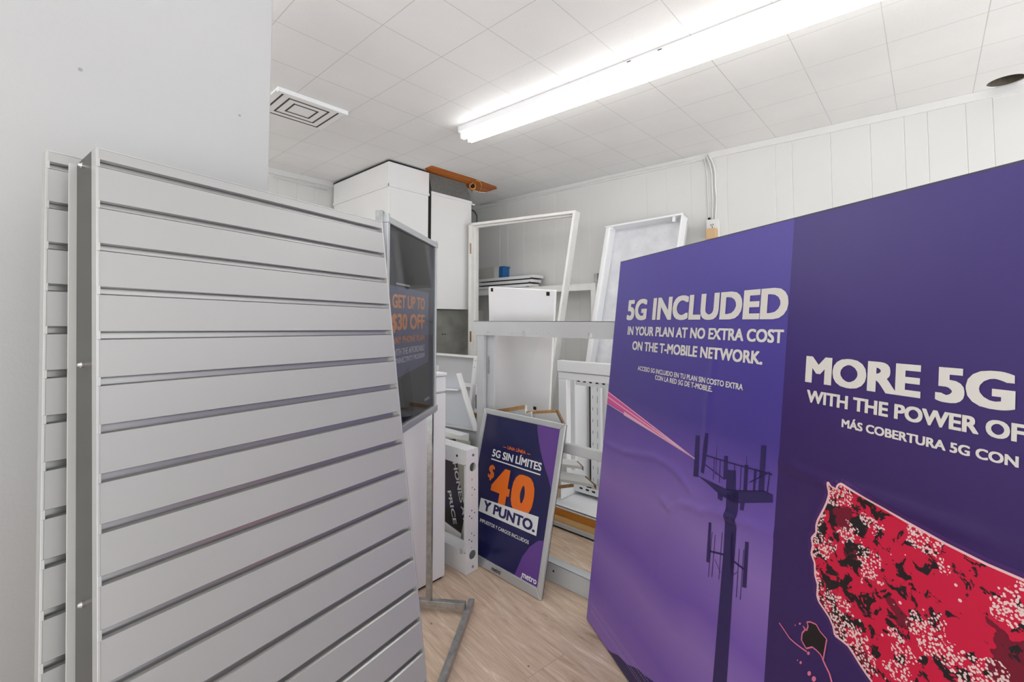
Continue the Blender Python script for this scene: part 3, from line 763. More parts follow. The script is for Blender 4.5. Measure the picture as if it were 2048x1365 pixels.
# ---------------------------------------------------------------- white pedestal cabinet behind the stand
cy0 = 1.735
t = thing('pedestal_cabinet', 'tall narrow white pedestal cabinet standing behind the steel sign stand', 'cabinet', (1.24, cy0+.2, 0))
CX0, CX1 = .96, 1.418
MB().box((CX0, cy0, .012), (CX1, cy0+.42, .874)).build('body', METAL_W, t, bevel=.004)
MB().box((CX0, cy0, .883), (CX1, cy0+.42, .955)).build('drawer_front', METAL_W, t, bevel=.004)
MB().box((CX0-.004, cy0-.005, .957), (CX1+.004, cy0+.425, .974)).build('top_lid', METAL_W, t, bevel=.005)
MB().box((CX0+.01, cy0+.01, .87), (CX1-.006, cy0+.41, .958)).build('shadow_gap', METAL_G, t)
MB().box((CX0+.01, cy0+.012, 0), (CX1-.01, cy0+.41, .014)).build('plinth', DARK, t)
q0, q1 = ony(858, 746, cy0+.1), ony(873, 738, cy0+.1)
t = tag(MB().box((q0.x-.06, cy0+.08, .9755), (q1.x, cy0+.16, .9755+.024)).build('small_box', WHITE, bevel=.002), 'small white block lying on top of the pedestal cabinet', 'box')

# ---------------------------------------------------------------- punched steel box frame
bx0, bx1, by0, by1, bz1 = 1.499, 1.578, 1.676, 2.90, .592
t = thing('steel_box_frame', 'white steel box frame with punched round holes standing on edge beside the $40 sign', 'frame', ((bx0+bx1)/2, (by0+by1)/2, 0))
def plate_with_holes(holes, u0, u1, v0, v1, P, thick, nrm):
    bm = bmesh.new(); ed = []
    loops = [[(u0, v0), (u1, v0), (u1, v1), (u0, v1)]] + [[(a+r*math.cos(i*math.pi/8), b+r*math.sin(i*math.pi/8)) for i in range(16)] for a, b, r in holes]
    for lp in loops:
        vs = [bm.verts.new(P(a, b)) for a, b in lp]
        for i in range(len(vs)): ed.append(bm.edges.new((vs[i], vs[(i+1) % len(vs)])))
    bmesh.ops.triangle_fill(bm, edges=ed, use_beauty=True, normal=nrm)
    r = bmesh.ops.extrude_face_region(bm, geom=bm.faces[:])
    for e_ in r['geom']:
        if isinstance(e_, bmesh.types.BMVert): e_.co += V(nrm)*thick
    bmesh.ops.recalc_face_normals(bm, faces=bm.faces)
    return bm
def emit_bm(bm, name, m, parent):
    org = V((0, 0, 0)); p = parent
    while p is not None: org += p.location; p = p.parent
    for v in bm.verts: v.co -= org
    me = bpy.data.meshes.new(name); bm.to_mesh(me); bm.free(); me.materials.append(m)
    o = bpy.data.objects.new(name, me); COL.objects.link(o); o.parent = parent; return o
mxu = (bx1-bx0)/2
holes = [(mxu+.003, .505, .021), (mxu+.003, .083, .021), (mxu, .445, .004), (mxu, .405, .004), (mxu+.016, .392, .004), (mxu-.001, .370, .004), (mxu-.002, .295, .004), (mxu-.016, .272, .004), (mxu+.016, .280, .004), (mxu-.002, .258, .004),
         (mxu-.002, .185, .004), (mxu-.018, .160, .004), (mxu+.014, .170, .004), (mxu-.002, .148, .004), (mxu-.003, .118, .003)]
emit_bm(plate_with_holes(holes, 0, bx1-bx0, .001, bz1, lambda a, b: V((bx0+a, by0, b)), .0018, (0, 1, 0)), 'end_plate', METAL_W, t)
mb = MB(); mb.box((bx0, by0, bz1-.0018), (bx1, by1, bz1)); mb.box((bx0, by0+.002, bz1-.074), (bx0+.0018, by1, bz1)); mb.box((bx1-.0018, by0+.002, bz1-.074), (bx1, by1, bz1)); mb.build('top_channel', METAL_W, t, bevel=.001)
mb = MB(); mb.box((bx0, by0+.002, .001), (bx0+.0018, by1, .105)); mb.box((bx1-.0018, by0+.002, .001), (bx1, by1, .105)); mb.box((bx0, by0+.002, .103), (bx1, by1, .105)); mb.build('bottom_channel', METAL_W, t, bevel=.001)
MB().box((bx0, by0+.0018, .10), (bx0+.0018, by0+.016, bz1-.07)).build('front_lip', METAL_W, t)
MB().box((bx0, by1, .001), (bx1, by1+.002, bz1)).build('end_plate', METAL_W, t)
for q in ((914, 912), (907, 1113)):
    p = onx(*q, bx0); MB().tube([p+V((-.001, 0, 0)), p+V((.003, 0, 0))], .0065, 12).build('hole_plug', DARK if q[1] < 1000 else LETW, t)
p = onx(922, 1104, bx0); MB().box((p.x-.001, p.y-.012, p.z-.01), (p.x+.002, p.y+.008, p.z+.012)).build('slot', METAL_G, t)
for zz in (.563, .026):
    MB().tube([(bx0+mxu+.004, by0-.003, zz), (bx0+mxu+.004, by0+.002, zz)], .007, 6).build('rivet', STEEL, t)

# dark phones poster seen through the box frame
XP = 1.70
sp = Sheet(V((XP, 2.9, 0)), V((0, -1, 0)), ZU)
t = thing('leaning_poster', 'dark navy phones poster leaning sideways behind the punched box frame', 'poster', (XP, 2.2, 0))
u_ = sp.uv
fr0 = [u_(880, 1042), u_(931, 1080), u_(930, 1090), u_(880, 1054)]
zmin = .0
quad = [u_(860, 880), u_(908, 880), u_(921, 960), u_(934, 1052), u_(931, 1082), u_(860, 1030)]
mb = MB(); mb.slab([sp.P(a, b, -.02) for a, b in [u_(860, 870), u_(933, 885), u_(931, 1084), u_(860, 1032)]], V((.008, 0, 0))); mb.build('pale_backing', mat('pale_green_grey', rgb(196, 198, 186), .5), t)
sp.polys('dark_print', [[u_(860, 880), u_(906, 880), u_(909, 918), u_(914, 965), u_(921, 1005), u_(932, 1042), u_(931, 1078), u_(860, 1028)]], mat('navy_black_print', rgb(30, 28, 62), .35), t, -.018)
sp.polys('black_corner', [[u_(860, 1000), u_(893, 1020), u_(931, 1060), u_(931, 1080), u_(860, 1030)]], INK, t, -.0175)
a = u_(901, 915); b = u_(926, 1050)
rot = math.atan2(b[1]-a[1], b[0]-a[0]); L = math.hypot(b[0]-a[0], b[1]-a[1])
sp.text('lettering', 'PHONES AT', LETW, t, -.0165, a[0]-.012, a[0]-.012+L, a[1], .036, .03, rot=rot)
a = u_(893, 985)
sp.text('lettering', 'PRICE', LETW, t, -.0165, a[0]-.012, a[0]-.012+L*.5, a[1], .032, .03, rot=rot)
mb = MB(); mb.slab([sp.P(a, b, -.022) for a, b in fr0], V((-.02, 0, 0))); mb.build('frame_rail', METAL_W, t, bevel=.002)
# its hidden foot
mb = MB(); mb.box((XP+.035, 2.0, 0), (XP+.048, 2.45, .20)); mb.build('frame_foot', METAL_W, t)

# ---------------------------------------------------------------- steel gondola frame that the boards lean on
GX = 1.808
t = thing('gondola_frame', 'grey steel shelving frame with punched top bar standing behind the $40 sign', 'shelving frame', (GX, 1.5, 0))
gy0, gy1 = .42, 1.95
mb = MB(); holes = []
for px_, py_, r_ in ((976, 664, .004), (1024, 668, .004), (1037, 667, .004), (1062, 667, .004), (1074, 668, .004), (1098, 667, .005), (1180, 671, .012), (1048, 668, .014)):
    q = onx(px_, py_, GX-.012); holes.append((q.y-gy0, q.z, r_))
emit_bm(plate_with_holes(holes, 0, gy1-gy0, 1.142, 1.222, lambda a, b: V((GX-.012, gy0+a, b)), .002, (1, 0, 0)), 'top_rail', METAL_G, t)
MB().box((GX-.012, gy0, 1.2195), (GX+.028, gy1, 1.2225)).build('top_flange', METAL_W, t)
mb = MB(); mb.box((GX-.008, 1.872, 0), (GX+.020, 1.926, 1.141)); mb.build('post', METAL_G, t, bevel=.003)
mb = MB(); mb.box((GX+.021, 1.815, 0), (GX+.034, 1.915, 1.141)); mb.build('post_flange', METAL_G, t, bevel=.002)
q = onx(977, 730, GX+.02); MB().box((GX+.0195, q.y-.008, q.z-.05), (GX+.0215, q.y+.006, q.z+.05)).build('post_slot', STEEL, t)
MB().box((GX-.008, .44, 0), (GX+.020, .495, 1.141)).build('post', METAL_G, t, bevel=.003)
MB().box((GX-.012, gy0+.08, .588), (GX+.010, 1.871, .638)).build('middle_rail', METAL_G, t, bevel=.006)
rx = 1.735
mb = MB(); mb.box((rx, gy0+.08, .002), (rx+.003, 1.80, .088)); mb.box((rx, gy0+.08, .085), (rx+.05, 1.80, .088)); mb.box((rx+.047, gy0+.08, .04), (rx+.05, 1.80, .088)); mb.build('bottom_rail', METAL_G, t, bevel=.001)
q = onx(1107, 1143, rx); MB().tube([(rx-.001, q.y, q.z), (rx+.002, q.y, q.z)], .005, 10).build('rail_hole', DARK, t)

# white metal panel leaning on the frame from behind
TL, TR, BL, BR = onx(976.6, 574.6, 1.86), onx(1109.8, 581.7, 1.87), onx(982, 830, 2.12), onx(1098, 822, 2.12)
ext = .0
def lerp(a, b, f): return a+(b-a)*f
BL2, BR2 = lerp(TL, BL, 1.42), lerp(TR, BR, 1.42)
f = BL2.z/(TL.z-BL2.z); BL2 = BL2+(BL2-TL)*f*.97; f = BR2.z/(TR.z-BR2.z); BR2 = BR2+(BR2-TR)*f*.97
pn = (TR-TL).cross(TL-BL2).normalized()
if pn.dot(CO-TL) < 0: pn = -pn
t = thing('white_panel', 'plain white metal panel with square corner holes leaning behind the punched bar', 'panel', (TL+BR2)/2)
t.location.z = 0
MB().slab([TL, TR, BR2, BL2], -pn*.018).build('sheet', METAL_W, t, bevel=.003)
for q, wd in (((984, 580), 1), ((1096, 588), 1.2), ((984, 794), 1), ((1069.5, 817), 1.2)):
    p = hit(*q, TL, pn); e1 = (TR-TL).normalized(); e2 = (TL-BL2).normalized()
    MB().slab([p-e1*.009*wd-e2*.011, p+e1*.009*wd-e2*.011, p+e1*.009*wd+e2*.011, p-e1*.009*wd+e2*.011], pn*.0008).build('square_hole', DARK, t)

# ---------------------------------------------------------------- leaning boards with raw particle-board edges
def leaning_board(a, b, c, X, label, edge_top=CHIP, edge_side=CHIP, thick=.019, length=None, body=MELA):
    """top edge a-b, right edge b-c (points in the picture plane at depth X); runs down to the floor or for `length`"""
    A, B = onx(*a, X), onx(*b, X); Cc = onx(*c, X)
    d = (Cc-B).normalized(); L = length if length else -(B.z-.004)/d.z
    q = [A, B, B+d*L, A+d*L]
    t = thing('shelf_board', label, 'board', (X, (A.y+B.y)/2, max(0, (B+d*L).z)))
    e1 = (B-A).normalized(); nn = V((1, 0, 0))
    MB().slab(q, nn*thick).build('board', body, t)
    e2 = d
    MB().slab([A, B, B-e2*.0012, A-e2*.0012], nn*thick).build('top_edge', edge_top, t)
    MB().slab([B, B+d*L, B+d*L+e1*.0012, B+e1*.0012], nn*thick).build('side_edge', edge_side, t)
    return t
# two behind the top of the sign
def edge_board(a, b, drop_px, X, label, topw, edge_m, length):
    """board whose raw top edge faces the viewer: a-b is the upper line, topw its height in px"""
    A, B = onx(*a, X), onx(*b, X); A2, B2 = onx(a[0], a[1]+topw, X-.006), onx(b[0], b[1]+topw, X-.006)
    t = thing('shelf_board', label, 'board', (X, (A.y+B.y)/2, 0))
    dn = V((.10, 0, -1)).normalized()
    L = length
    MB().hexa([A2, B2, B2+dn*(B2.z/-dn.z-.004), A2+dn*(A2.z/-dn.z-.004)], [A+V((.016, 0, 0)), B+V((.016, 0, 0)), B2+dn*(B2.z/-dn.z-.004)+V((.018, 0, 0)), A2+dn*(A2.z/-dn.z-.004)+V((.018, 0, 0))]).build('board', MELA, t)
    off = V((-.0015, 0, .0006))
    MB().slab([A+off, B+off, B2+off, A2+off], V((.001, 0, .001))).build('raw_edge', edge_m, t)
    return t
edge_board((984, 822), (1050, 811), 0, 1.90, 'white shelf board with an orange raw top edge peeking over the $40 sign', 7, CHIP, None)
XT = 1.868
t = thing('shelf_board', 'grey white board with tan chipboard edges above the right corner of the $40 sign', 'board', (XT, onx(1080, 840, XT).y, 0))
c4 = [onx(*q, XT) for q in ((1052, 829), (1112, 826), (1127, 856), (1066, 868))]
MB().slab(c4, (.014, 0, 0)).build('board', MELA, t)
MB().slab([onx(1052, 824, XT), onx(1111, 821, XT), c4[1]+V((-.001, 0, 0)), c4[0]+V((-.001, 0, 0))], (.012, 0, .002)).build('top_edge', CHIP, t)
MB().slab([onx(1111, 821, XT), onx(1115, 823, XT), onx(1129, 853, XT), c4[2]+V((-.001, 0, 0)), c4[1]+V((-.001, 0, 0))][0:1]+[onx(1114.5, 822, XT), onx(1129.5, 853, XT), c4[2]+V((-.001, 0, 0))], (.012, 0, .002)).build('side_edge', CHIP_D, t)
f0, f1 = onx(1050, 850, XT+.003), onx(1066, 850, XT+.003)
MB().box((XT+.003, f1.y, .002), (XT+.014, f0.y, f0.z)).build('board_return', MELA, t)
A, B = onx(1030, 833, 1.84), onx(1062, 824, 1.84)
t = thing('trim_strip', 'white strip of trim lying between the two raw edged boards above the sign', 'strip', (1.84, 1.6, 0))
dn = V((.06, 0, -1)).normalized()
MB().hexa([A, B, B+dn*(B.z/-dn.z-.004), A+dn*(A.z/-dn.z-.004)], [A+V((.012, 0, 0)), B+V((.012, 0, 0)), B+dn*(B.z/-dn.z-.004)+V((.012, 0, 0)), A+dn*(A.z/-dn.z-.004)+V((.012, 0, 0))]).build('strip', WHITE, t)

# ---------------------------------------------------------------- white display unit behind the frame
UX = 2.25
capL, capR = onx(1116, 721, UX), onx(1218, 729, UX)
uy1, uy0 = capL.y, .70
zt = capL.z; zs = onx(1117, 744, UX).z
t = thing('display_unit', 'white metal display unit with slotted uprights and capped top beside the purple board', 'display unit', (UX+.2, (uy0+uy1)/2, 0))
MB().box((UX-.006, uy0, zs+.004), (UX+.045, uy1+.004, zt)).build('top_cap', METAL_W, t, bevel=.004)
zh = onx(1117, 757, UX).z
MB().box((UX, uy0, zh-.002), (UX+.03, uy1, zs)).build('header', METAL_W, t, bevel=.003)
zl = onx(1150, 765, UX+.06).z
hl = []
emit_bm(plate_with_holes([], 0, uy1-uy0-.06, zh-.045, zh-.003, lambda a, b: V((UX+.10, uy0+a, b)), .002, (1, 0, 0)), 'slot_rail', METAL_W, t)
for px_, py_ in ((1157, 762), (1169, 763.5), (1181, 765), (1194, 766.5), (1207, 768)):
    q = onx(px_, py_, UX+.099); MB().box((UX+.0985, q.y-.009, q.z-.006), (UX+.1005, q.y+.009, q.z+.006)).build('slot', DARK, t)
sy1 = uy1; sy0 = onx(1133, 800, UX).y
MB().box((UX+.0005, sy0, .30), (UX+.045, sy1-.0005, zh-.002)).build('left_stile', METAL_W, t, bevel=.004)
q = onx(1150, 800, UX+.10).y
MB().box((UX+.02, sy1-.005, .14), (UX+.36, sy1, zs)).build('side_panel', METAL_W, t)
MB().box((UX+.10, q, .30), (UX+.13, sy0+.06, zs)).build('inner_post', METAL_W, t, bevel=.004)
ybk = UX+.34
MB().box((ybk, uy0, .12), (ybk+.012, sy1, zs)).build('back_panel', METAL_W, t)
yd1, yd0 = onx(1170, 800, ybk-.01).y, onx(1181, 800, ybk-.01).y
MB().box((ybk-.004, yd0, .12), (ybk-.001, yd1, zs-.08)).build('open_gap', BROWN_D, t)
ys1, ys0 = onx(1182, 800, ybk-.04).y, onx(1202, 800, ybk-.04).y
MB().box((ybk-.045, ys0, .12), (ybk-.02, ys1, zs-.06)).build('slotted_upright', METAL_W, t, bevel=.002)
sl = MB()
for i in range(11):
    z = zs-.10-i*.075
    for yy in (lerp(V((0, ys1, 0)), V((0, ys0, 0)), .22).y, lerp(V((0, ys1, 0)), V((0, ys0, 0)), .68).y):
        sl.box((ybk-.0462, yy-.0012, z-(.02 if yy > (ys0+ys1)/2 else .045)), (ybk-.0445, yy+.0012, z))
o = sl.build('slot_column', mat('slot_shadow', rgb(110, 108, 104), .7), t)
# its base: deck tray, slotted lip
lz1, lz0 = onx(1150, 969, UX+.16).z, onx(1150, 982, UX+.16).z
MB().box((UX+.16, uy0, lz0), (UX+.165, sy1-.006, lz1)).build('slotted_lip', METAL_W, t, bevel=.001)
for px_, py_ in ((1162, 977), (1174.5, 981), (1187, 985)):
    q = onx(px_, py_, UX+.159); MB().box((UX+.1588, q.y-.011, q.z-.005), (UX+.1602, q.y+.011, q.z+.005)).build('slot', DARK, t)
MB().slab([(UX+.16, uy0, lz0), (UX+.16, sy1-.006, lz0), (UX+.24, sy1-.006, .135), (UX+.24, uy0, .135)], (.004, 0, 0)).build('sloping_back', METAL_G, t)
DX = 2.20
dz = onx(1107, 1014, DX).z
mb = MB(); mb.box((DX, uy0, .128), (UX+.26, sy1+.03, .134)); mb.box((DX, uy0, .118), (DX+.003, sy1+.03, .134)); mb.build('deck_tray', METAL_W, t, bevel=.001)
MB().box((DX-.005, uy0, .012), (DX+.20, sy1+.05, .034)).build('floor_rail', METAL_G, t, bevel=.001)
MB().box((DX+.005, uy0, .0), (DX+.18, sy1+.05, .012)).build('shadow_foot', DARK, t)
tag(MB().box((DX+.006, uy0+.02, .0345), (DX+.10, sy1+.05, .068)).build('pine_plank', PINE_P, bevel=.002), 'pale pine plank lying under the orange plank at the foot of the display unit', 'plank')
tag(MB().box((DX+.016, uy0+.02, .0685), (DX+.06, sy1+.045, .1175)).build('pine_plank', PINE_O, bevel=.002), 'orange stained plank under the white deck of the display unit', 'plank')
# boards thrown on the deck
def strip_board(a, b, c, X, th_px, label, endm):
    A, B, Cc = onx(*a, X), onx(*b, X), onx(*c, X-.02)
    t = thing('shelf_board', label, 'board', (X, (A.y+B.y)/2, min(B.z, Cc.z)))
    dz_ = V((0, 0, -(onx(b[0], b[1], X).z-onx(b[0], b[1]+th_px, X).z)))
    d = Cc-B
    MB().slab([A+V((0, .06, 0)), B, B+dz_, A+V((0, .06, 0))+dz_], V((.006, 0, 0))).build('front_edge', MELA, t)
    MB().hexa([A+V((0, .06, 0)), B, Cc, Cc+(A-B)+V((0, .06, 0))], [A+V((0, .06, 0))+dz_, B+dz_, Cc+dz_, Cc+(A-B)+V((0, .06, 0))+dz_]).build('board', MELA, t)
    MB().slab([B, Cc, Cc+dz_*1.3, B+dz_], (-.004, 0, 0)).build('raw_end', endm, t)
    return t
strip_board((1121, 920), (1155, 922), (1167, 934), 2.232, 6, 'narrow white board, topmost of the pile on the display unit deck', CHIP_D)
strip_board((1117, 945), (1171, 952), (1193, 971), 2.226, 6, 'wide white board with tan raw end resting on the slotted lip', CHIP_D)
A, B = onx(1112, 980, 2.21), onx(1146, 969, 2.225)
t = thing('shelf_board', 'short board with rough orange edge poking out beside the sign under the white boards', 'board', (2.25, A.y, .13))
MB().slab([A+V((0, .06, 0)), B, B+V((0, 0, -.016)), A+V((0, .06, -.018))], V((.01, 0, 0))).build('raw_edge', CHIP, t)
MB().slab([A+V((.012, .06, 0)), B+V((.012, 0, 0)), V((B.x+.012, B.y, B.z-.02)), V((A.x+.012, A.y+.06, A.z-.02))], V((.012, 0, 0))).build('board', MELA, t)
A = onx(1116, 1016, 2.23)
tag(MB().hexa([A+V((-.02, .05, 0)), A+V((-.01, -.035, .002)), A+V((.05, -.02, .01)), A+V((.05, .06, .008))], [A+V((-.02, .05, .012)), A+V((-.01, -.02, .018)), A+V((.05, -.01, .022)), A+V((.05, .06, .02))]).build('wood_scrap', PINE_P), 'broken pale wood scrap on the deck beside the sign frame', 'wood scrap')

# ---------------------------------------------------------------- door frame leaning at the back
LX, LY = 2.80, 3.06
t = thing('door_frame', 'white wooden door frame with hinge mortises leaning open at the back', 'door frame', (2.85, 2.6, 0))
def beam(p0, p1, wdir, w, ddir, d, name, m, bev=.002):
    p0, p1 = V(p0), V(p1); W_ = V(wdir).normalized()*w; D_ = V(ddir).normalized()*d
    return MB().hexa([p0, p0+W_, p0+W_+D_, p0+D_], [p1, p1+W_, p1+W_+D_, p1+D_]).build(name, m, t, bevel=bev)
tl_ = onx(937, 447, 2.66); hdir = V((.21, -.93, 0)).normalized(); ddir = V((.93, .21, 0)).normalized()
bot = V((tl_.x, tl_.y, 0.003))
beam(bot, tl_, hdir, .032, ddir, .115, 'jamb', JAMB)
beam(bot+hdir*.032+ddir*.045, tl_+hdir*.032+ddir*.045, hdir, .012, ddir, .03, 'door_stop', JAMB)
for y0, y1 in ((487, 508), (663, 684)):
    pn_ = -ddir; a = hit(939.5, y0, tl_, ddir); b = hit(939.5, y1, tl_, ddir)
    MB().slab([a, a+hdir*.017, b+hdir*.017, b], pn_*.001).build('hinge_mortise', mat('mortise_wood', rgb(150, 104, 66) if y0 > 600 else rgb(176, 150, 124), .8), t)
trp = hit(1146, 421, tl_, ddir); trb = hit(1114.5, 642, tl_+V((-.02, 0, 0)), ddir)
topd = (trp-tl_)
beam(tl_+V((0, 0, -.022)), trp+V((0, 0, -.022)), (0, 0, 1), .022, ddir, .115, 'head', JAMB)
MB().slab([tl_+ddir*.045+V((0, 0, -.022)), trp+ddir*.045+V((0, 0, -.022)), trp+ddir*.045+V((0, 0, -.034)), tl_+ddir*.045+V((0, 0, -.034))], ddir*.03).build('door_stop', JAMB, t)
dd = (trb-trp); L = (trp.z-.25)/-dd.z
beam(trp, trp+dd*L, hdir, .02, ddir, .10, 'jamb', JAMB)

# ---------------------------------------------------------------- shelf along the right wall
SX = 3.10
a, b = onx(954, 580.5, SX), onx(1191, 566.5, SX)
sz1 = 1.522; sz0 = 1.467
t = thing('wall_shelf', 'white painted wooden shelf with framed front running along the right wall', 'shelf', (SX+.15, 2.5, 0))
sy0_, sy1_ = b.y, 3.75
MB().box((SX, sy0_, sz0), (SX+.02, sy1_, sz1-.012)).build('front_rail', JAMB, t, bevel=.002)
MB().box((SX, sy0_, sz1-.012), (wx(3.0)-.012, sy1_, sz1)).build('shelf_board', JAMB, t, bevel=.001)
y = onx(1187, 600, SX).y
MB().box((SX, sy0_, 0), (SX+.035, sy0_+.045, sz0)).build('post', JAMB, t, bevel=.002)
MB().box((SX, sy1_-.045, 0), (SX+.035, sy1_, sz0)).build('post', JAMB, t, bevel=.002)
MB().box((SX+.06, sy0_+.02, .02), (wx(3.0)-.02, sy1_, .04)).build('lower_board', JAMB, t)
# trays on the shelf
ty0 = onx(1066, 545, SX+.03).y
for i, (lb) in enumerate(('shallow white tray, lowest of the three stacked on the wall shelf', 'shallow white tray, middle of the three stacked on the wall shelf', 'shallow white tray, topmost of the three stacked on the wall shelf')):
    z0 = sz1+.001+i*.040; sh_ = .012*i
    X_a, X_b, Ya, Yb_ = SX+.02+sh_, wx(2.6)-.035-.02*(2-i), ty0+.012*(2-i), 3.35
    t = thing('metal_tray', lb, 'tray', ((X_a+X_b)/2, (Ya+Yb_)/2, z0), 'white trays stacked on the wall shelf')
    MB().box((X_a, Ya, z0+.006), (X_b, Yb_, z0+.033)).build('tray_body', METAL_W, t, bevel=.004)
    MB().box((X_a+.015, Ya+.015, z0), (X_b-.015, Yb_-.015, z0+.006)).build('tray_foot', DARK if i else METAL_G, t)
    MB().box((X_a-.002, Ya+.015, z0+.004), (X_a+.002, Ya+.045, z0+.012)).build('clip', STEEL, t)
zb = sz1+.001+3*.040-.007
q0 = onx(988.5, 521, SX+.12); q1 = onx(1003, 521, SX+.12)
t = thing('carton', 'grey and white carton with blue side standing on the stacked trays', 'carton', (SX+.18, q0.y, zb))
MB().box((SX+.115, q0.y-.003, zb), (SX+.24, q0.y+.34, zb+.115)).build('box', CARD, t, bevel=.001)
MB().box((SX+.112, onx(998, 521, SX+.12).y, zb), (SX+.24, q0.y-.0035, zb+.115)).build('white_panel', WHITE, t)
MB().box((SX+.110, onx(1007, 521, SX+.12).y, zb), (SX+.20, onx(1000, 521, SX+.12).y, zb+.118)).build('blue_panel', BLUEBOX, t)
MB().box((SX+.106, onx(1009, 521, SX+.12).y, zb+.105), (SX+.20, onx(1003, 521, SX+.12).y, zb+.118)).build('blue_flap', BLUEBOX, t)

# ---------------------------------------------------------------- tall tray leaning on the right wall
a, b, c_ = onx(1211, 453, 3.10), onx(1366, 426, 3.10), onx(1173, 700, 2.95)
e1 = (b-a).normalized(); e2 = (c_-a); e2 = (e2-e1*e2.dot(e1)*0).normalized()
t = thing('light_box_tray', 'tall white metal tray with silvery inside leaning on the right wall behind the purple board', 'tray', (2.9, 1.6, 0))
Wt = (b-a).length; Lt = (a.z-.01)/-e2.z; nn = e1.cross(e2).normalized()
if nn.dot(CO-a) < 0: nn = -nn
def tb(x0, y0, x1, y1, d0, d1, name, m, bev=.002): return MB().fbox(a, e1, e2, nn, (x0, y0, d0), (x1, y1, d1)).build(name, m, t, bevel=bev)
DP = .09
k = Nodes('silvery_lining'); k.b.inputs['Roughness'].default_value = .45; k.b.inputs['Metallic'].default_value = .25
k.l(k.ramp(k.noise(k.obj(), 7, 6, .65), [(.3, rgb(206, 207, 212)), (.7, rgb(228, 229, 234))]), k.b.inputs['Base Color'])
LIN = k.m
tb(.004, .004, Wt-.004, Lt-.004, -DP, -DP+.004, 'tray_back', LIN)
tb(0, 0, .045, Lt, -DP, 0, 'side_rim', METAL_W, .012); tb(Wt-.012, 0, Wt, Lt, -DP, 0, 'side_rim', METAL_W)
tb(0, -.0, Wt, .014, -DP, .004, 'top_rim', METAL_W); tb(0, Lt-.012, Wt, Lt, -DP, 0, 'bottom_rim', METAL_W)
tb(.03, .012, .06, .035, -.03, -.004, 'corner_clip', METAL_W); tb(Wt-.075, .012, Wt-.055, .05, -.03, -.004, 'corner_clip', METAL_W)
tb(Wt, .03, Wt+.002, Lt, -DP-.01, -DP+.01, 'rear_flange', METAL_G)
# dark bracket between shelf and tray
q = onx(1193, 552, 3.17)
tag(MB().box((3.16, q.y-.012, 1.523), (3.19, q.y+.02, q.z+.02)).build('shelf_bracket', STEEL, bevel=.001), 'dark grey metal bracket standing at the right end of the wall shelf', 'bracket')

# ---------------------------------------------------------------- cables, outlet
q = onw(1425, 462, .03)
t = thing('outlet_box', 'white surface outlet box on the right wall above the purple board', 'outlet', V((wx(q.y), q.y, q.z)))
ya, yb = onw(1414, 440, .03).y, onw(1437, 440, .03).y
z1, z0 = onw(1425, 440, .03).z, 1.80
MB().box((wx(ya)-.038, yb, z0), (wx(ya)-.0005, ya, z1)).build('back_box', WHITE, t, bevel=.003)
MB().box((wx(ya)-.042, yb-.002, z0-.002), (wx(ya)-.038, ya+.002, z1+.002)).build('cover_plate', WHITE, t, bevel=.002)
fx = wx(ya)-.0425
for px_, py_ in ((1422, 450.5), (1426, 449.5), (1424.5, 454)):
    p = onx(px_, py_, fx); MB().box((fx-.0006, p.y-.0022, p.z-.006), (fx+.001, p.y+.0022, p.z+.006)).build('receptacle_slot', DARK, t)
aa, bb = onx(1412.5, 458, fx-.03), onx(1433.5, 478, fx-.03)
tag(MB().box((fx-.050, bb.y, bb.z), (fx-.0008, aa.y, aa.z-.002)).build('plug_adapter', BEIGE, bevel=.007), 'beige plug adapter plugged into the white wall outlet', 'plug adapter')
CABLE = mat('painted_cable', rgb(226, 226, 224), .5)
def cable(pts, r, label, seg=8, cl=()):
    q = [onw(x, y, r+.001+(.012 if y < 330 else 0)) for x, y in pts]
    # smooth
    out = []
    for i in range(len(q)-1):
        p0, p1, p2, p3 = q[max(i-1, 0)], q[i], q[i+1], q[min(i+2, len(q)-1)]
        for s_ in range(6):
            u = s_/6; out.append(.5*((2*p1)+(p2-p0)*u+(2*p0-5*p1+4*p2-p3)*u*u+(3*p1-p0-3*p2+p3)*u**3))
    out.append(q[-1])
    return tag(MB().tube(out, r, seg).build('cable', CABLE, smooth=True), label, 'cable')
cable([(1412, 312), (1418, 325), (1423, 345), (1424.5, 375), (1425.5, 400), (1425, 425), (1425, 440)], .006, 'middle painted cable dropping from the ceiling to the wall outlet')
cable([(1416, 309), (1425, 325), (1430, 345), (1431, 375), (1433, 400), (1431.5, 425), (1431, 440)], .0065, 'right painted cable dropping from the ceiling to the wall outlet')
cable([(1408, 316), (1412, 335), (1414.5, 360), (1415, 390), (1416.5, 415), (1417, 436)], .0042, 'thinnest left painted cable dropping from the ceiling to the wall outlet')
tag(MB().tube([onw(1418.5, 437, .008), onw(1418.5, 441, .02)], .009, 10).build('cable_clamp', DARK), 'black cable clamp on top of the white wall outlet', 'clamp')
pts = [(960, 410), (1000, 404), (1040, 397), (1080, 388), (1120, 380), (1160, 371), (1200, 361), (1240, 352), (1290, 341), (1330, 332), (1370, 323), (1411, 316)]
run = [onw(x, y+random.uniform(-.6, .6), .018) for x, y in pts]
t = thing('cable_run', 'thin painted cable stapled along the top of the right wall', 'cable', run[6])
MB().tube(run, .004, 6).build('cable', CABLE, t, smooth=True)
for i in (2, 4, 6, 8, 10):
    MB().box(run[i]-V((.006, .004, .006)), run[i]+V((.017, .004, .006))).build('staple', WHITE, t)
pts = [ony(x, y, YB-.018) for x, y in ((548, 353), (590, 364), (625, 372), (654, 380))]
tag(MB().tube(pts, .006, 6).build('cable', CABLE, smooth=True), 'painted cable along the top of the back wall left of the duct', 'cable')
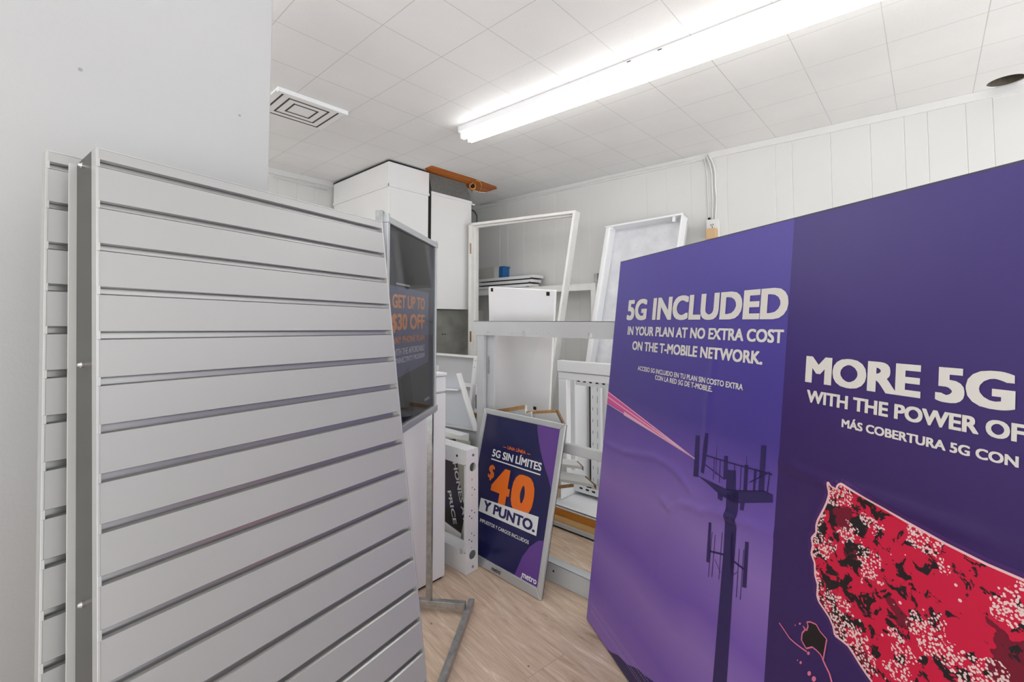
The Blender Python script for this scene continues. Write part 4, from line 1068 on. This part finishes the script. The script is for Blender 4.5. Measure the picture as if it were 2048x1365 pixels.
# dark cable curl in the corner by the duct
pts = [onx(x, y, 3.28) for x, y in ((940, 420), (946, 421), (950, 425), (953, 431), (954, 438), (953, 446), (951, 452))]
tag(MB().tube(pts, .006, 6).build('cable', mat('dark_cable', rgb(70, 68, 66), .6), smooth=True), 'dark cable curling out of the corner beside the duct box', 'cable')

# ---------------------------------------------------------------- clutter between the pedestal and the frame
TX = 2.22
y1, y0 = 2.965, onx(954, 714, TX).y
zt = onx(954, 714, TX).z
t = thing('back_tray', 'large shallow white metal tray standing upright under the furnace', 'tray', (TX+.04, 2.7, 0))
MB().box((TX+.055, y0+.01, .01), (TX+.06, y1, zt)).build('tray_back', METAL_G, t)
MB().box((TX, y0, zt-.012), (TX+.06, y1, zt)).build('top_rim', METAL_W, t, bevel=.002)
tp, bp = onx(954, 716, TX), onx(942, 830, TX); ex_ = bp+(bp-tp)*((bp.z-.01)/(tp.z-bp.z))
MB().slab([tp, tp+V((0, .036, 0)), ex_+V((0, .045, 0)), ex_], V((.06, 0, 0))).build('side_rim', METAL_W, t, bevel=.002)
for q in ((951, 722), (949, 735)):
    p = onx(*q, TX); MB().tube([p+V((-.001, 0, 0)), p+V((.002, 0, 0))], .005, 8).build('hole', STEEL, t)
zr = onx(935, 768, TX).z; zr0 = onx(935, 776, TX).z
MB().box((TX+.02, y0+.03, zr0), (TX+.05, y1, zr)).build('cross_rail', METAL_W, t, bevel=.002)
# slotted strip
a, b = onx(948, 769, 2.05), onx(944, 824, 2.05)
t = thing('slotted_strip', 'short white slotted metal strip leaning beside the back tray', 'strip', (2.05, a.y, 0))
b2 = b+(b-a)*(b.z/(a.z-b.z)*.985)
MB().slab([a+V((0, .01, 0)), a+V((0, -.02, 0)), b2+V((0, -.03, 0)), b2+V((0, .01, 0))], V((.02, 0, 0))).build('strip', METAL_W, t)
c_ = onx(952, 790, 2.048)
MB().box((2.047, c_.y-.005, c_.z-.09), (2.049, c_.y+.006, c_.z+.0)).build('slot', STEEL, t)
# leaning triangular shelf tray
GXX = 1.93
A, B, Cq, Dq = onx(919, 747, GXX), onx(954, 862, GXX), onx(860, 846, GXX), onx(860, 775, GXX)
t = thing('tilted_shelf', 'tilted grey metal shelf with white rim between pedestal cabinet and frame post', 'shelf', (GXX, 2.15, 0))
zl = onx(905, 780, GXX)
MB().slab([Dq, zl+V((0, 0, 0)), A, B, Cq][0:1]+[A, B, Cq], V((.004, 0, 0))).build('face', mat('blue_grey_enamel', rgb(198, 203, 211), .4, var=.02), t)
dirn = (B-A).normalized(); side = V((0, -.02, .004))
MB().slab([A, A+side, B+side, B], V((-.03, 0, 0))).build('rim', METAL_W, t, bevel=.003)
MB().slab([B, Cq, Cq+V((0, 0, .014)), B+V((0, 0, .014))], V((-.02, 0, 0))).build('bottom_rim', METAL_G, t, bevel=.002)
MB().slab([B+V((.006, 0, 0)), Cq+V((.006, 0, 0)), V((GXX+.006, Cq.y, .003)), V((GXX+.006, B.y, .003))], V((.004, 0, 0))).build('lower_panel', METAL_G, t)
a, b = onx(870, 776, GXX-.035), onx(915, 780, GXX-.035)
MB().slab([a, b, b+V((0, 0, -.006)), a+V((0, 0, -.012))], V((.03, 0, 0))).build('shelf_lip', METAL_W, t)
# low white carton behind the box frame
p0, p1 = onx(893, 862, 1.85), onx(926, 874, 1.85)
tag(MB().box((1.835, p1.y, 0), (1.90, p0.y+.12, p0.z)).build('metal_box', METAL_W, bevel=.003), 'white metal box standing just behind the punched box frame', 'box')
# bit of raw board at the foot of the strip
a = onx(943, 826, 2.0); b = onx(955, 826, 2.0)
t = thing('shelf_board', 'brown edged board glimpsed between tilted shelf and frame post', 'board', (2.0, b.y, 0))
MB().box((2.0, b.y-.04, a.z-.028), (2.02, a.y+.02, a.z)).build('raw_edge', CHIP, t)
MB().box((2.0, b.y-.04, 0), (2.02, a.y+.02, a.z-.06)).build('raw_face', mat('brown_board', rgb(140, 112, 84), .8, var=.15, scale=50), t)
MB().box((2.002, b.y-.04, a.z-.06), (2.02, a.y+.02, a.z-.028)).build('white_face', MELA, t)
